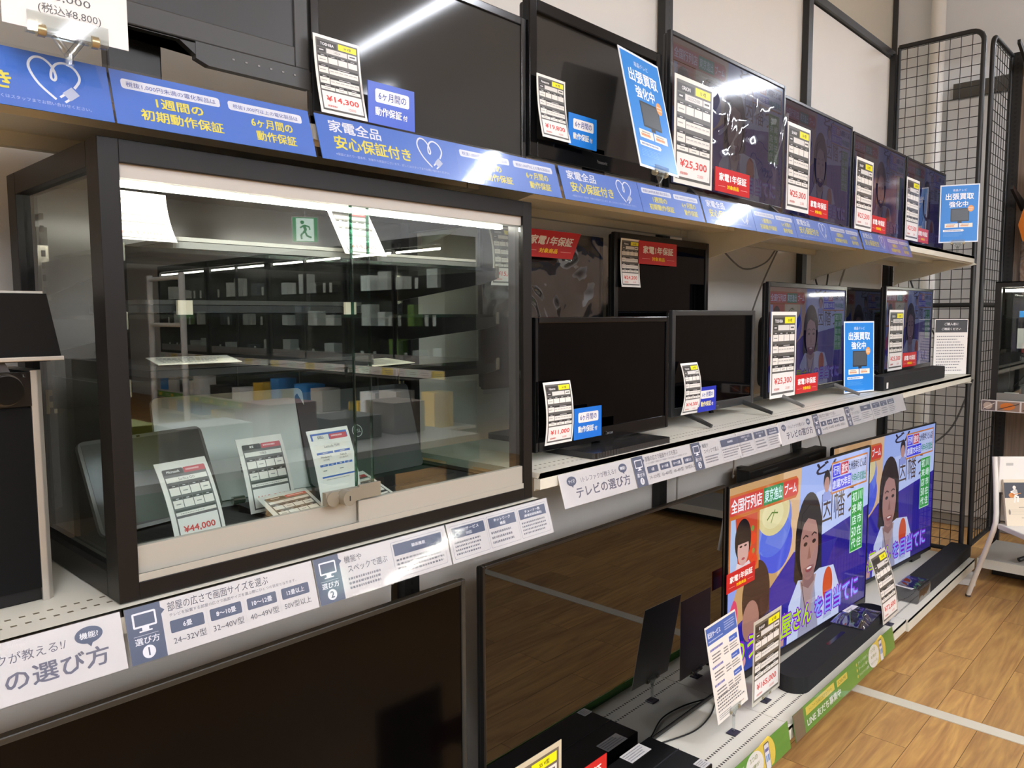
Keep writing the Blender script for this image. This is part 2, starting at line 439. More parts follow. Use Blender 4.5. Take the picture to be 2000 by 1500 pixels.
struct(MB().box(3.05, 3.11, -9, 1.40, .0005, .004, M('#d6d0bd', .45, .5, var=.08)).build('trim_3'))
# white back panels of the shelving run
PANELW = M('#e2dfd8', .6, .35, var=.02)
for i in range(5):
    x0 = -1.2+1.2*i; struct(MB().box(x0+.02, x0+1.18, 1.535, 1.55, .02, 2.93, PANELW).build('trim_%d' % (i+4)))
# ------------------------------------------------------------------ shelving run
t = thing('wall_rail', 'black top rail running along the upper edge of the white wall panels', 'rail', (0, 1.535, 2.955))
MB().box(-1.2, 4.82, -.02, .02, -.018, .018, STEELBLK).build('rail', t)
SLOT = DOTS('#1d1d1c', '#050505', 2, [(-.004, .004)], .025, .55, vaxis=0)
upn = {0: 'leftmost black slotted upright, behind the cabinet end of the run', 1.22: 'black slotted upright behind the glass cabinet right end',
       2.4: 'black slotted upright rising beside the plastic wrapped television on the top shelf', 3.6: 'black slotted upright rising behind the two televisions right of the wrapped one',
       4.8: 'black slotted upright at the wire mesh end panel'}
for x, l in upn.items():
    o = MB().box(-.024, .024, 0, .03, 0, 2.95, SLOT).build('shelf_upright', None, (x, 1.50, 0))
    tag(o, l, 'upright', 'shelving uprights')
def shelf(x0, x1, z, y0, label, group, lip=.035, brackets=(), y1=1.462, mat=None):
    t = thing('shelf_board', label, 'shelf', ((x0+x1)/2, y0, z), 0, group)
    w = (x1-x0)/2-.002; d = y1-y0
    bm = DOTS('#d8d5c7', '#6a6148', 0, [(.035, .040), (.062, .067)], .016, .45) if mat is None else mat
    mb = MB(); mb.box(-w, w, 0, d, -.012, 0, bm)
    mb.box(-w, w, d-.02, d, -.035, -.012, CREAM); mb.box(-w, w, d*.5, d*.5+.09, -.026, -.012, CREAM)
    mb.build('board', t)
    pr = [(0, 0), (0, -lip), (.012, -lip), (.018, -lip-.006), (.018, -.013), (.006, -.013)]
    MB().prism([(a, b-.0) for a, b in pr], -w, w, CREAM, 'x').build('front_lip', t)
    for bx in brackets:
        pts = [(d, -.014), (d, -.15)]+[(d-.02-.40*math.sin(R(a)), -.045-.09*(1-math.sin(R(a)))**1.2) for a in range(0, 91, 10)]+[(.03, -.014)]
        pts = [(a, b) for a, b in pts]
        MB().prism(pts, bx-.004, bx+.004, CREAM, 'x').build('bracket', t)
    return t
G = 'cream shelf boards of the top tier'
for i, l in enumerate(['top tier shelf board above the left end speakers and glass cabinet', 'top tier shelf board carrying the large switched off televisions after the cabinet',
                       'top tier shelf board under the plastic wrapped television', 'top tier shelf board at the wire mesh end, front lip bare']):
    x0, x1 = 1.2*i, min(1.2*i+1.2, 4.775); shelf(x0, x1, 1.79, 1.06, l, G, brackets=((-.585,), (-.56,), (-.555, .585), (-.575, .575))[i])
shelf(0.0, 1.2, 1.10, 1.05, 'lower set middle shelf under the glass cabinet and speakers, front edge perforated', 'middle tier shelf boards', brackets=(-.585,))
shelf(1.2, 2.4, 1.152, 1.05, 'middle shelf holding the two stand mounted black televisions next to the cabinet', 'middle tier shelf boards', brackets=(.585,))
shelf(2.4, 3.6, 1.152, 1.05, 'middle shelf holding the lit television and small blue poster', 'middle tier shelf boards', brackets=(.585,))
shelf(3.6, 4.775, 1.152, 1.05, 'middle shelf at the wire mesh end with the long soundbar', 'middle tier shelf boards', brackets=(.575,))
SHB = DOTS('#e6e3d6', '#3a362c', 0, [(.055, .063), (.10, .108)], .013, .5)
for i, l in enumerate(['bottom shelf under the big dark television at the left edge', 'bottom shelf under the big mirror dark television in the middle',
                       'bottom shelf in front of the lit television with the green strip']):
    shelf(1.2*i, 1.2*i+1.2, .137, 1.0, l, 'bottom tier shelf boards', .05, mat=SHB)
shelf(3.6, 4.775, .137, 0.99, 'bottom shelf at the right end with bare cream lip above the wooden floor', 'bottom tier shelf boards', .055, mat=SHB)
tag(MB().box(0, 4.76, 1.12, 1.5, .002, .085, M('#2a2927', .6)).build('shelf_plinth'), 'dark recessed plinth under the bottom shelves', 'plinth')

# ------------------------------------------------------------------ strips on the shelf edges
def strip(name, S, w, h, label, x, z, base, group, tilt=17, y=1.0487, cat='shelf strip'):
    t = thing(name, label, cat, (x, y, z+h), 0, group)
    t.rotation_euler = (R(-tilt), 0, 0)
    mb = MB(); board(mb, w, h, .0012, ink(base)); S.put(mb, plain); mb.build('print', t, (0, 0, -h))
    MB().box(-.001, w+.001, -.0028, -.0022, -h-.001, .002, GLASS('#fbfcfd', .05, .06, 1, 'strip_sleeve')).build('sleeve', t)
    return t
BLUE = '#4a78cf'
def heart(S, cx, cy, s, col='#f0f1f6', lev=2):
    pts = [(-.1, -1.05), (-.7, -.45), (-1.0, .15), (-1.0, .55), (-.75, .85), (-.4, .85), (-.1, .55), (.02, .1), (-.06, -.12), (-.18, -.02), (-.12, .35), (.1, .7), (.45, .82), (.82, .65), (1.0, .3), (.95, 0), (.72, -.35)]
    sm = []
    for i in range(len(pts)-1):
        for k in range(4):
            p0, p1, p2, p3 = pts[max(i-1, 0)], pts[i], pts[i+1], pts[min(i+2, len(pts)-1)]; q = k/4
            sm.append(tuple(.5*((2*p1[j])+(-p0[j]+p2[j])*q+(2*p0[j]-5*p1[j]+4*p2[j]-p3[j])*q*q+(-p0[j]+3*p1[j]-3*p2[j]+p3[j])*q**3) for j in (0, 1)))
    S.line([(cx+a*s, cy+b*s) for a, b in sm+[pts[-1]]], s*.11, col, lev)
    rot = lambda a, b: (cx+s*(.55+a*.75-b*.65), cy+s*(-.68+a*.65+b*.75))
    S.poly([rot(-.28, -.22), (rot(.28, -.22)), rot(.28, .24), rot(-.28, .24)], '#bfc6da', lev)
    for a in (-.14, .14): S.poly([rot(a-.05, -.5) if 0 else rot(-.52, a-.05), rot(-.28, a-.05), rot(-.28, a+.05), rot(-.52, a+.05)], col, lev)
def heart_strip(x, label, w=.286):
    S = Sheet(); h = .074
    S.text('家電全品', .022, .0475, .100, .0205, '#f4f5fa', .018, 2)
    S.text('安心保証付き', .027, .0195, .152, .0235, '#efe05a', .022, 2)
    S.text('※保証にあたり一部条件、対象外の商品がございます。詳しくはスタッフまでお問い合わせください。', .026, .0085, .235, .0048, '#c9d3ee', 0, 2)
    heart(S, .226, .045, .0265)
    strip('shelf_strip', S, w, h, label, x, 1.718, BLUE, 'blue warranty strips on the top shelf edge')
def week_strip(x, label, w=.284):
    S = Sheet(); h = .074
    for a, ww in ((.012, .130), (.154, .116)):
        S.rr(a, .050, ww, .0135, .004, '#e9eaf2', 1)
    S.text('税抜1,000円未満の電化製品は', .077, .0528, .118, .0075, '#3c57a8', .004, 2, 'c')
    S.text('税抜1,000円以上の電化製品は', .212, .0528, .102, .0068, '#3c57a8', .004, 2, 'c')
    S.text('1週間の', .084, .0305, .063, .0145, '#efe05a', .022, 2, 'c'); S.text('初期動作保証', .086, .0105, .110, .0155, '#efe05a', .022, 2, 'c')
    S.text('6ヶ月間の', .218, .0305, .066, .0145, '#efe05a', .022, 2, 'c'); S.text('動作保証', .222, .0105, .064, .0155, '#efe05a', .022, 2, 'c')
    strip('shelf_strip', S, w, h, label, x, 1.718, BLUE, 'blue warranty strips on the top shelf edge')
hx = [(.092, 'blue heart plug strip cut by the left edge of the photo'), (.676, 'blue heart plug strip above the right half of the glass cabinet'), (1.257, 'blue heart plug strip below the large poster, just right of the cabinet corner'),
      (1.838, 'blue heart plug strip under the plastic wrapped television'), (2.412, 'blue heart plug strip under the television right of the wrapped one'), (3.005, 'last blue heart plug strip, nearest the bare shelf end')]
wx = [(.381, 'blue strip with two white pills above the left half of the glass cabinet'), (.962, 'blue strip with two white pills above the cabinet right corner'), (1.545, 'blue strip with two white pills under the tilted blue poster'),
      (2.126, 'blue strip with two white pills under the red badge of the wrapped television'), (2.700, 'blue strip with two white pills directly below the middle dim top shelf television'), (3.293, 'last blue strip with two white pills, ending at the bare shelf end')]
for a, b in hx: heart_strip(a, b)
for a, b in wx: week_strip(a, b)
WB = '#d6d2d0'; SL = '#565f76'
GW = 'white television guide strips on the middle shelf edge'
def guide_header(x, z, label, w=.272):
    S = Sheet(); h = .073
    S.text('\\トレファクが教える!/', .138, .046, .135, .0125, '#6b6a77', .006, 2, 'c')
    S.text('テレビの選び方', .150, .014, .205, .0245, '#6d6c7c', .016, 2, 'c')
    for cx, cy, tt in ((.040, .054, 'サイズ?'), (.232, .055, '機能?')):
        S.ell(cx, cy, .0165, .0105, SL, 2); S.poly([(cx-.004, cy-.009), (cx+.004, cy-.009), (cx+.001, cy-.015)], SL, 2); S.text(tt, cx, cy-.004, .022, .008, '#eeeeef', .014, 3, 'c')
    strip('guide_strip', S, w, h, label, x, z, WB, GW)
def sel(S, n, x=0):
    S.rect(x, 0, .046, .073, SL, 1); S.poly([(x+.046, .056), (x+.051, .0605), (x+.046, .065)], SL, 1)
    S.rr(x+.008, .045, .031, .020, .002, '#eeeef2', 2); S.rect(x+.0105, .0475, .026, .015, SL, 3); S.rect(x+.019, .040, .009, .005, '#eeeef2', 2); S.rect(x+.015, .039, .017, .0018, '#eeeef2', 2)
    S.rect(x+.007, .0345, .032, .0006, '#c9ccd6', 2)
    S.text('選び方', x+.0235, .023, .032, .0095, '#eeeef2', .012, 2, 'c')
    S.ell(x+.0235, .0125, .0085, .0085, '#ecebee', 2); S.text(n, x+.0235, .0075, None, .0105, '#555c70', .02, 3, 'c')
def guide_size(x, z, label, w=.282):
    S = Sheet(); h = .073; sel(S, '1')
    S.text('部屋の広さで画面サイズを選ぶ', .055, .056, .150, .0125, '#5a5a64', .006, 2); S.text('テレビを設置する部屋の広さで画面サイズを選ぶ際にひとつの目安となります。', .056, .0485, .195, .0046, '#77777f', 0, 2)
    for i, (a, b) in enumerate((('6畳', '24~32V型'), ('8〜10畳', '32~40V型'), ('10〜12畳', '40~49V型'), ('12畳以上', '50V型以上'))):
        xx = .055+.056*i; S.rr(xx, .0265, .047, .0165, .002, SL, 1); S.text(a, xx+.0235, .031, None, .0075, '#eeeef2', .012, 2, 'c')
        S.text(b, xx+.0245, .0115, .046, .0095, '#55555e', .006, 2, 'c')
        if i: S.line([(xx-.0045, .01), (xx-.0045, .043)], .0004, '#c9c7cb', 2)
    strip('guide_strip', S, w, h, label, x, z, WB, GW)
def boxcol(S, x, w, head, n):
    S.rr(x, .006, w, .061, .003, '#9a9aa2', 1); S.rr(x+.0006, .0066, w-.0012, .0598, .003, WB, 2)
    S.rect(x+.004, .043, w-.008, .020, SL, 3)
    for i, hh in enumerate(head): S.text(hh, x+w/2, .0555-.0085*(i+.0)-.0045*(len(head) == 1) if len(head) == 1 else .0540-.0085*i, min(w*.62, .0078*len(hh)), .0062, '#eeeef2', .012, 4, 'c')
    S.micro(x+.006, .011, w-.012, .028, n, '#76767e', 3, .45)
def guide_spec(x, z, label, w=.278):
    S = Sheet(); sel(S, '2')
    S.text('機能や', .056, .054, .034, .0115, '#5a5a64', .006, 2); S.text('スペックで選ぶ', .060, .038, .080, .0115, '#5a5a64', .006, 2)
    S.micro(.058, .010, .080, .022, 3, '#88888f', 2, .5)
    boxcol(S, .152, .118, ['録画機能'], 4)
    strip('guide_strip', S, w, .073, label, x, z, WB, GW)
def guide_vod(x, z, label, w=.285):
    S = Sheet()
    boxcol(S, .006, .092, ['VODサービス', '対応'], 4); boxcol(S, .102, .084, ['ネットワーク', '機能'], 3); boxcol(S, .190, .088, ['チューナー数', '(裏番組録画機能)'], 4)
    strip('guide_strip', S, w, .073, label, x, z, WB, GW)
zl, zr = 1.024, 1.066
guide_header(.09, zl, 'white strip with large grey heading at the left edge below the speaker tower')
guide_size(.367, zl, 'white strip with four room size tabs below the glass cabinet')
guide_spec(.652, zl, 'white strip with slate number two panel below the glass cabinet lock')
guide_vod(.934, zl, 'white strip with three boxed columns below the cabinet right end')
guide_header(1.257, zr, 'white heading strip just right of the cabinet, under the first stand television')
guide_size(1.532, zr, 'white room size strip under the flat base of the first stand television', .27)
guide_spec(1.806, zr, 'white number two strip under the second stand television', .25)
guide_vod(2.06, zr, 'white three column strip under the second stand television right foot', .26)
guide_header(2.335, zr, 'white heading strip under the lit stand television', .27)
guide_size(2.61, zr, 'white room size strip left of the small blue poster, toward the bare shelf end', .29)
guide_spec(2.905, zr, 'white number two strip below the small blue poster', .27)
guide_vod(3.18, zr, 'last white three column strip, ending below the soundbar', .40)
def green_strip(x, label):
    S = Sheet(); w, h = 1.0, .088; GR = '#4f9a38'
    S.rect(0, 0, .08, h, '#6d6354', 1)
    S.rr(.10, .052, .25, .026, .001, '#e6cf58', 2); S.text('トレファクLINE公式アカウント', .225, .058, .20, .013, '#3f5a33', .006, 3, 'c')
    S.text('LINE 友だち募集中', .10, .014, .30, .028, '#f6f6f0', .018, 2)
    S.rr(.375, .050, .10, .024, .001, '#e6cf58', 2); S.text('SCAN ME!', .425, .056, .08, .012, '#3f5a33', .006, 3, 'c')
    for i, tt in enumerate(('ポイント貯まる', 'クーポン届く', 'キャンペーン情報')):
        S.ell(.575, .066-.022*i, .006, .006, '#e6cf58', 2); S.text(str(i+1), .575, .063-.022*i, None, .0065, '#6a6a30', .01, 3, 'c')
        S.text(tt, .59, .060-.022*i, .105, .012, '#f2f3ea', .004, 2)
    S.poly([(.80, 0)]+arc(.82, .044, .075, -40, 60, 10, .06)+[(.79, h), (.76, h), (.75, 0)], '#ecd054', 2)
    S.ell(.755, .043, .058, .043, '#efeee6', 3)
    for i, tt in enumerate(('3つの', 'お得が', '付いてくる!')): S.text(tt, .755, .060-.022*i, .05+.012*i, .014-.002*i, '#8a9a4a', .01, 4, 'c')
    S.rr(.822, -.0, .036, .082, .006, '#4b4a55', 3); S.rr(.825, .0, .030, .078, .004, '#eeeef2', 4); S.rect(.828, .055, .024, .01, '#5660a8', 5); S.rect(.828, .025, .011, .02, '#8fb7dd', 5); S.rect(.841, .025, .011, .02, '#6ea0d8', 5)
    strip('promotion_strip', S, w, h, label, x, .078, GR, 'green promotion strips on the bottom shelf edge', 10, .9986, 'shelf strip')
green_strip(1.36, 'green promotion strip cut by the bottom edge of the photo')
green_strip(2.40, 'green promotion strip along the shelf in front of the flat soundbar')

# ------------------------------------------------------------------ televisions
def emis(k, rough=.12): return lambda col: EM(col, k, True, rough)
def mixc(a, b, t):
    A = [int(a[i:i+2], 16) for i in (1, 3, 5)]; B = [int(b[i:i+2], 16) for i in (1, 3, 5)]
    return '#%02x%02x%02x' % tuple(round(p+(q-p)*t) for p, q in zip(A, B))
def picture(w, h, k, fade=0.0, fcol='#3a3a62', rough=.12):
    """the broadcast on the lit screens: a woman speaking in front of a noodle shop, with captions"""
    S = Sheet(emis(k, rough)); q = lambda c: mixc(c, fcol, fade)
    ux, vy = w/16, h/9
    P = lambda pts: [(a*ux, b*vy) for a, b in pts]
    def poly(pts, c, l): S.poly(P(pts), q(c), l)
    def ell(a, b, rx, ry, c, l, n=28): S.ell(a*ux, b*vy, rx*ux, ry*vy, q(c), l, n)
    def tx(t, a, b, ww, hh, c, l=6, bold=.03, al='l', skew=0): S.text(t, a*ux, b*vy, ww*ux, hh*vy, q(c), bold, l, al, skew)
    def rect(a, b, ww, hh, c, l): S.rect(a*ux, b*vy, ww*ux, hh*vy, q(c), l)
    rect(0, 0, 16, 9, '#2a219a', 0)
    poly([(0, 9), (0, 2.2), (3.2, 3.0), (6.9, 4.9), (7.2, 9)], '#c49a68', 1)
    poly([(4.8, 3.9), (6.9, 4.9), (7.2, 9), (5.2, 9), (5.4, 6)], '#d9b48c', 2)
    poly([(6.6, 9), (6.6, 4.7), (16, 6.2), (16, 9)], '#9db2ee', 1)
    poly([(9.0, 4.9), (16, 5.6), (16, 7.6), (9.0, 7.4)], '#b6c6f4', 2)
    poly([(6.8, 4.75), (9.6, 4.9), (16, 5.6), (16, 0), (6.8, 0)], '#2a1d92', 1)
    poly([(11.6, 3.2), (16, 3.8), (16, 5.3), (11.6, 4.9)], '#231a86', 2); poly([(11, 0), (16, 0), (16, 1.6), (11, 1.9)], '#332a78', 2)
    for i in range(12): rect(11.2+.4*i, 0, .06, 4.6, '#221a80', 3)
    ell(4.2, 6.7, 2.0, 1.7, '#6f86dc', 3); ell(4.6, 5.6, 1.7, 1.5, '#3f55d8', 3); ell(4.3, 7.2, 1.65, 1.15, '#d9cc96', 4); ell(4.2, 7.1, 1.1, .7, '#e2d9a8', 5)
    S.line(P([(3.6, 6.9), (4.1, 7.2), (4.7, 7.1)]), .08*ux, q('#5a7a2a'), 6); S.line(P([(4.0, 6.7), (4.4, 7.3)]), .07*ux, q('#6a8a30'), 6)
    tx('因幡う', 9.7, 5.55, 4.3, 1.7, '#4a3a34', 3, .0); tx('どん', 8.9, 8.3, 3.2, .66, '#23223a', 3, .03)
    # woman in the middle
    ell(8.25, 5.2, 1.55, 2.35, '#1d1718', 4); poly([(6.72, 5.2), (9.78, 5.2), (9.9, 3.1), (9.5, 2.8), (7.0, 2.8), (6.6, 3.2)], '#1d1718', 4)
    poly([(6.0, 0), (6.1, 2.0), (7.1, 3.1), (8.2, 2.9), (9.6, 3.2), (11.4, 3.0), (12.2, 1.7), (12.3, 0)], '#c3cdec', 5)
    poly([(7.3, 3.0), (9.2, 3.0), (8.6, .9), (8.1, .6)], '#a98f8c', 6); poly([(7.2, 0), (7.5, 2.6), (8.2, 1.1), (9.0, 2.7), (9.6, 0)], '#9a9ab4', 6)
    poly([(7.6, 3.6), (8.9, 3.6), (9.0, 2.7), (8.3, 2.4), (7.6, 2.7)], '#8a6560', 7)
    ell(8.3, 4.6, 1.08, 1.75, '#a87c74', 7); poly([(7.15, 5.2), (7.4, 6.5), (8.3, 6.9), (9.2, 6.5), (9.45, 5.1), (9.1, 5.9), (8.1, 6.2), (7.5, 5.9)], '#1d1718', 8)
    for a in (7.85, 8.85): ell(a, 4.85, .22, .11, '#2a1c1e', 8); S.line(P([(a-.3, 5.2), (a, 5.32), (a+.3, 5.2)]), .09*ux, q('#3a2624'), 8)
    poly([(8.3, 4.7), (8.55, 4.0), (8.1, 4.0)], '#8f6259', 8); ell(8.33, 3.45, .42, .17, '#8a3f40', 8); ell(8.33, 3.5, .3, .06, '#e6dcd8', 9)
    ell(10.7, 2.05, .62, .98, '#c8481f', 8); poly([(10.2, .2), (10.5, 1.3), (11.0, 1.3), (11.3, .2)], '#a9b4d8', 7)
    S.line(P([(7.5, 2.9), (8.1, 1.0), (8.25, .3)]), .07*ux, q('#4a3c40'), 8)
    # man at the left with a raised hand
    ell(2.7, 3.4, 1.35, 1.75, '#3a241d', 4); poly([(1.4, 3.2), (4.0, 3.2), (4.1, 1.8), (1.6, 1.4)], '#4b3028', 4); ell(2.2, 2.3, .8, 1.0, '#a5766a', 5)
    poly([(.3, 0), (.6, 1.2), (2.0, 1.7), (4.0, 2.4), (5.3, 1.7), (5.8, 0)], '#33479c', 4); poly([(0, 0), (0, 1.8), (.8, 1.4), (1.2, 0)], '#8f9bd8', 5)
    S.line(P([(5.3, .1), (5.4, .9), (5.9, 1.6)]), .62*ux, q('#c08e88'), 8); S.line(P([(5.0, .5), (5.5, 1.2), (6.2, 1.4)]), .28*ux, q('#d5a49c'), 9); S.line(P([(5.0, .1), (5.6, .9), (6.4, 1.0)]), .26*ux, q('#cb9a93'), 9)
    ell(1.0, .5, .8, .45, '#d59a9a', 8); ell(.6, 2.9, .35, .8, '#d83a68', 5); poly([(0, 4.9), (0, 3.0), (.5, 3.6), (1.3, 4.9)], '#8aa0e8', 5)
    # inset portrait
    rect(0, 4.75, 2.85, 2.85, '#c8702e', 6); rect(.18, 4.95, 2.45, 2.55, '#c7472c', 7); poly([(.18, 4.95), (.9, 4.95), (.6, 7.5), (.18, 7.5)], '#aac2e8', 8)
    for a, b in ((2.1, 5.6), (2.3, 6.3), (1.9, 6.0), (2.4, 5.2)): ell(a, b, .3, .3, '#e0401c', 8, 10); ell(a-.1, b+.5, .14, .14, '#6a9a48', 8, 8)
    ell(1.32, 6.4, .75, 1.0, '#191519', 9); ell(1.35, 5.95, .52, .75, '#d3a79f', 10); rect(.85, 6.25, 1.0, .45, '#191519', 11); poly([(.6, 4.95), (.8, 5.4), (1.3, 5.2), (1.9, 5.35), (2.2, 4.95)], '#e2d2d6', 9)
    for a in (1.13, 1.55): ell(a, 6.12, .13, .05, '#2a1d20', 11, 10)
    ell(1.36, 5.52, .16, .06, '#b14a55', 11, 10)
    # captions
    poly([(0, 7.55), (6.6, 7.55), (6.85, 7.8), (6.85, 8.45), (6.6, 8.65), (0, 8.65)], '#c8682a', 6)
    rect(.1, 7.68, 3.05, .85, '#cf3f3a', 7); rect(3.2, 7.68, 2.0, .85, '#1f8a4d', 7); rect(5.25, 7.68, 1.5, .85, '#cf3a30', 7)
    tx('全国行列店', .2, 7.78, 2.85, .65, '#f4f0f6', 8, .02); tx('東京進出', 3.3, 7.78, 1.8, .65, '#cfeef0', 8, .02); tx('ブーム', 5.35, 7.84, 1.3, .55, '#f2ecf4', 8, .02)
    ell(10.25, 7.9, .42, .55, '#1c1a22', 6); ell(10.25, 7.65, .33, .42, '#b58a82', 7); poly([(9.75, 7.1), (10.0, 7.3), (10.5, 7.3), (10.8, 7.1), (10.8, 6.75), (9.75, 6.75)], '#8a98d8', 6)
    rect(10.8, 7.0, 4.9, 1.75, '#c47838', 6); rect(10.88, 7.1, 4.72, 1.55, '#bcc6ee', 7)
    rect(10.95, 7.92, .98, .68, '#3a3ae0', 8); rect(12.0, 7.92, .98, .68, '#c43a4c', 8); rect(10.95, 7.15, 2.5, .7, '#3a3ae0', 8)
    tx('行列', 11.05, 8.0, .8, .52, '#d8dcfa', 9); tx('激安', 12.1, 8.0, .8, .52, '#f2dce4', 9); tx('九州発祥うどん店', 13.03, 8.0, 2.5, .52, '#1b1f38', 9, .02)
    tx('創業75年目', 11.0, 7.24, 2.35, .52, '#d8dcfa', 9); tx('今年4月初進出', 13.5, 7.24, 2.05, .52, '#1f8a6a', 9, .02)
    rect(13.55, 3.15, 1.75, 3.6, '#aee0b0', 6); rect(13.6, 3.22, 1.65, 3.5, '#2a9a3e', 7)
    for i, c in enumerate('川崎市在住'): tx(c, 14.48, 6.08-.68*i, .62, .56, '#d6f2e6', 8, .02)
    for i, c in enumerate(('初', '来', '店', '50', '代')): tx(c, 13.72, 6.08-.68*i, .62, .56, '#d6f2e6', 8, .02)
    for t, a, ww, c in (('のうどん屋さん', .6, 8.3, '#b4dc18'), ('を目当てに', 9.1, 5.9, '#86a6fa')):
        tx(t, a-.02, .38, ww, 1.35, '#7a1fc8', 10, .085); tx(t, a+.06, .45, ww-.16, 1.2, c, 11, .02)
    return S
SCR_GLOSS = M('#030304', .03, .09); SCR_SEMI = M('#121213', .16, .45); SCR_MATTE = M('#2a2a2a', .38, .45); SCR_MIRROR = M('#030303', .012, .62)
def television(label, x0, x1, z0, z1, y, zs, bez=(.014, .014, .014, .02), body=GLOSSBLK, scr=SCR_GLOSS, stand='feet', yaw=0, pic=None, logo=None, group=None, depth=.045, wrap=False, mesh_bez=.004, footx=.36, thin=0):
    w, h = x1-x0, z1-z0
    t = thing('television', label, 'television', ((x0+x1)/2, y, zs), yaw, group)
    a, b = -w/2, w/2; zz = z0-zs
    mb = MB(); mb.box(a+.004, b-.004, .008, depth*.55, zz+.004, zz+h-.004, M('#141414', .4)); mb.build('housing', t, bev=.006)
    MB().prism(rrect(a+w*.12, zz+h*.08, w*.76, h*.62, .03), depth*.5, depth+(.012 if thin else .03), M('#131313', .5), 'y').build('rear_cover', t, bev=.01)
    l, r_, tp, bt = bez; fb = mesh_bez
    mb = MB()
    mb.box(a, a+l, -fb, .01, zz, zz+h, body); mb.box(b-r_, b, -fb, .01, zz, zz+h, body)
    mb.box(a+l, b-r_, -fb, .01, zz+h-tp, zz+h, body); mb.box(a+l, b-r_, -fb, .01, zz, zz+bt, body)
    mb.build('bezel', t, bev=.0022)
    sw, sh = w-l-r_, h-tp-bt
    mb = MB(); mb.box(a+l, b-r_, 0, .006, zz+bt, zz+h-tp, scr)
    if pic: pic(sw, sh).put(mb, lambda u, v, n: (a+l+u, -.0003-n*.5, zz+bt+v))
    mb.build('screen', t)
    if logo:
        S = Sheet(lambda c: M(c, .4)); S.text(logo, 0, 0, None, .008 if w < .6 else .011, '#cfcfcf', .02, 0, 'c'); mb = MB()
        S.put(mb, lambda u, v, n: (u+(0 if w < 1 else 0), -fb-.0006, zz+bt*.5-.004+v)); mb.build('logo', t)
    if stand == 'feet':
        for s in (-1, 1):
            mb = MB(); x = s*w*footx
            mb.prism([(-.07, 0), (-.062, 0), (.02, zz+.012), (.10, 0), (.108, 0), (.03, zz+.03), (.01, zz+.03)], x-.009, x+.009, M('#161616', .35), 'x'); mb.build('leg', t, bev=.002)
    elif stand == 'pads':
        for s in (-1, 1): MB().box(s*w*footx-.06, s*w*footx+.06, .008, .03, 0, zz+.012, M('#161616', .35)).build('leg', t, bev=.003)
    elif stand == 'vlegs':
        for s in (-1, 1):
            x = s*w*footx; lm = M('#2e2e2d', .4) if 'lit' not in label else M('#7e7d7c', .35, .5, .4)
            MB().tube([(x, .01, zz+.012), (x+s*.012, -.10, .008)], .0095, lm, 8, .006).tube([(x, .01, zz+.012), (x+s*.012, .12, .008)], .0095, lm, 8, .006).tube([(x, .012, zz+.035), (x, .012, zz)], .01, lm, 8).build('leg', t)
    elif stand == 'base':
        MB().box(-.03, .03, .0, .03, .012, zz+.06, M('#101010', .2)).build('neck', t, bev=.004)
        MB().prism(rrect(-.165, -.085, .33, .20, .012), 0, .014, DOTS('#1b1b1c', '#2c2c2d', 0, [(-1, 1)], .011, .5, .25), 'z').build('stand_base', t, bev=.004)
    elif stand == 'neck':
        MB().box(-.04, .04, .035, .06, .012, zz+.14, M('#0c0c0c', .4)).build('neck', t, bev=.003)
        MB().prism(rrect(-.12, -.06, .24, .18, .02), 0, .014, M('#111111', .4), 'z').build('stand_base', t, bev=.004)
    if wrap:
        mb = MB(); nx, nz = 28, 18; x_0, x_1, z_0, z_1 = a-.012, b+.012, zz-.01, zz+h*(.78 if wrap == 2 else 1.0)+.004
        vs = []
        for j in range(nz+1):
            for i in range(nx+1):
                u, v = i/nx, j/nz
                e = min(1, 4*min(u, 1-u)+.15)
                d = .007+e*.006*(math.sin(9*u+7*v*v+2)+.7*math.sin(17*v+11*u*u)+.5*math.sin(31*(u-v)))*.6
                vs.append((x_0+(x_1-x_0)*u, -max(fb+.0015, d+.004), z_0+(z_1-z_0)*v))
        mb.add(vs, [(j*(nx+1)+i, j*(nx+1)+i+1, (j+1)*(nx+1)+i+1, (j+1)*(nx+1)+i) for j in range(nz) for i in range(nx)], FILM(), True)
        mb.build('plastic_wrap', t)
    return t
GT, GM, GB = 'televisions on the top shelf', 'televisions on the middle shelf', 'large televisions on the bottom shelf'
ZT = 1.79; ZM = 1.152; ZB = .137
# top shelf
tv1 = television('matte dark grey monitor with a stepped lower edge at the top left', .212, .764, 1.905, 2.25, 1.20, ZT, (.03, .026, .03, .034), M('#3a3a39', .45), SCR_MATTE, 'neck', group=GT)
S_ = Sheet(lambda c: M(c, .5))
mb = MB(); mb.prism([(.076, .115), (.076, .090), (.096, .0825), (.124, .0825), (.276, .0825), (.276, .115)], -.0042, .01, M('#3a3a39', .45), 'y')
mb.prism([(.076-.276-.06, .113), (.05, .113), (.076, .095), (.1, .112)], -.0035, .01, M('#323231', .45), 'y')
for i in range(6): mb.box(.135+.022*i, .139+.022*i, -.0052, -.0042, .1, .1025, M('#7d7d7b', .5))
mb.build('control_lip', tv1)
television('glossy black television with a streak of lamp light across its screen', .770, 1.325, 1.815, 2.141, 1.20, ZT, (.017, .017, .018, .016), M('#1a1a1b', .15, .6), M('#3b3a38', .07, .14), 'feet', group=GT)
television('thick glossy framed black television left of the large tilted blue poster', 1.326, 1.868, 1.842, 2.19, 1.20, ZT, (.026, .026, .026, .042), GLOSSBLK, M('#302f2d', .10, .45), 'base', group=GT, logo='Panasonic', mesh_bez=.012)
dimA = lambda w, h: picture(w, h, .36, .62, '#4d4a60', .10)
dimB = lambda w, h: picture(w, h, .27, .70, '#3c3a63', .08)
dimC = lambda w, h: picture(w, h, .26, .70, '#38365c', .08)
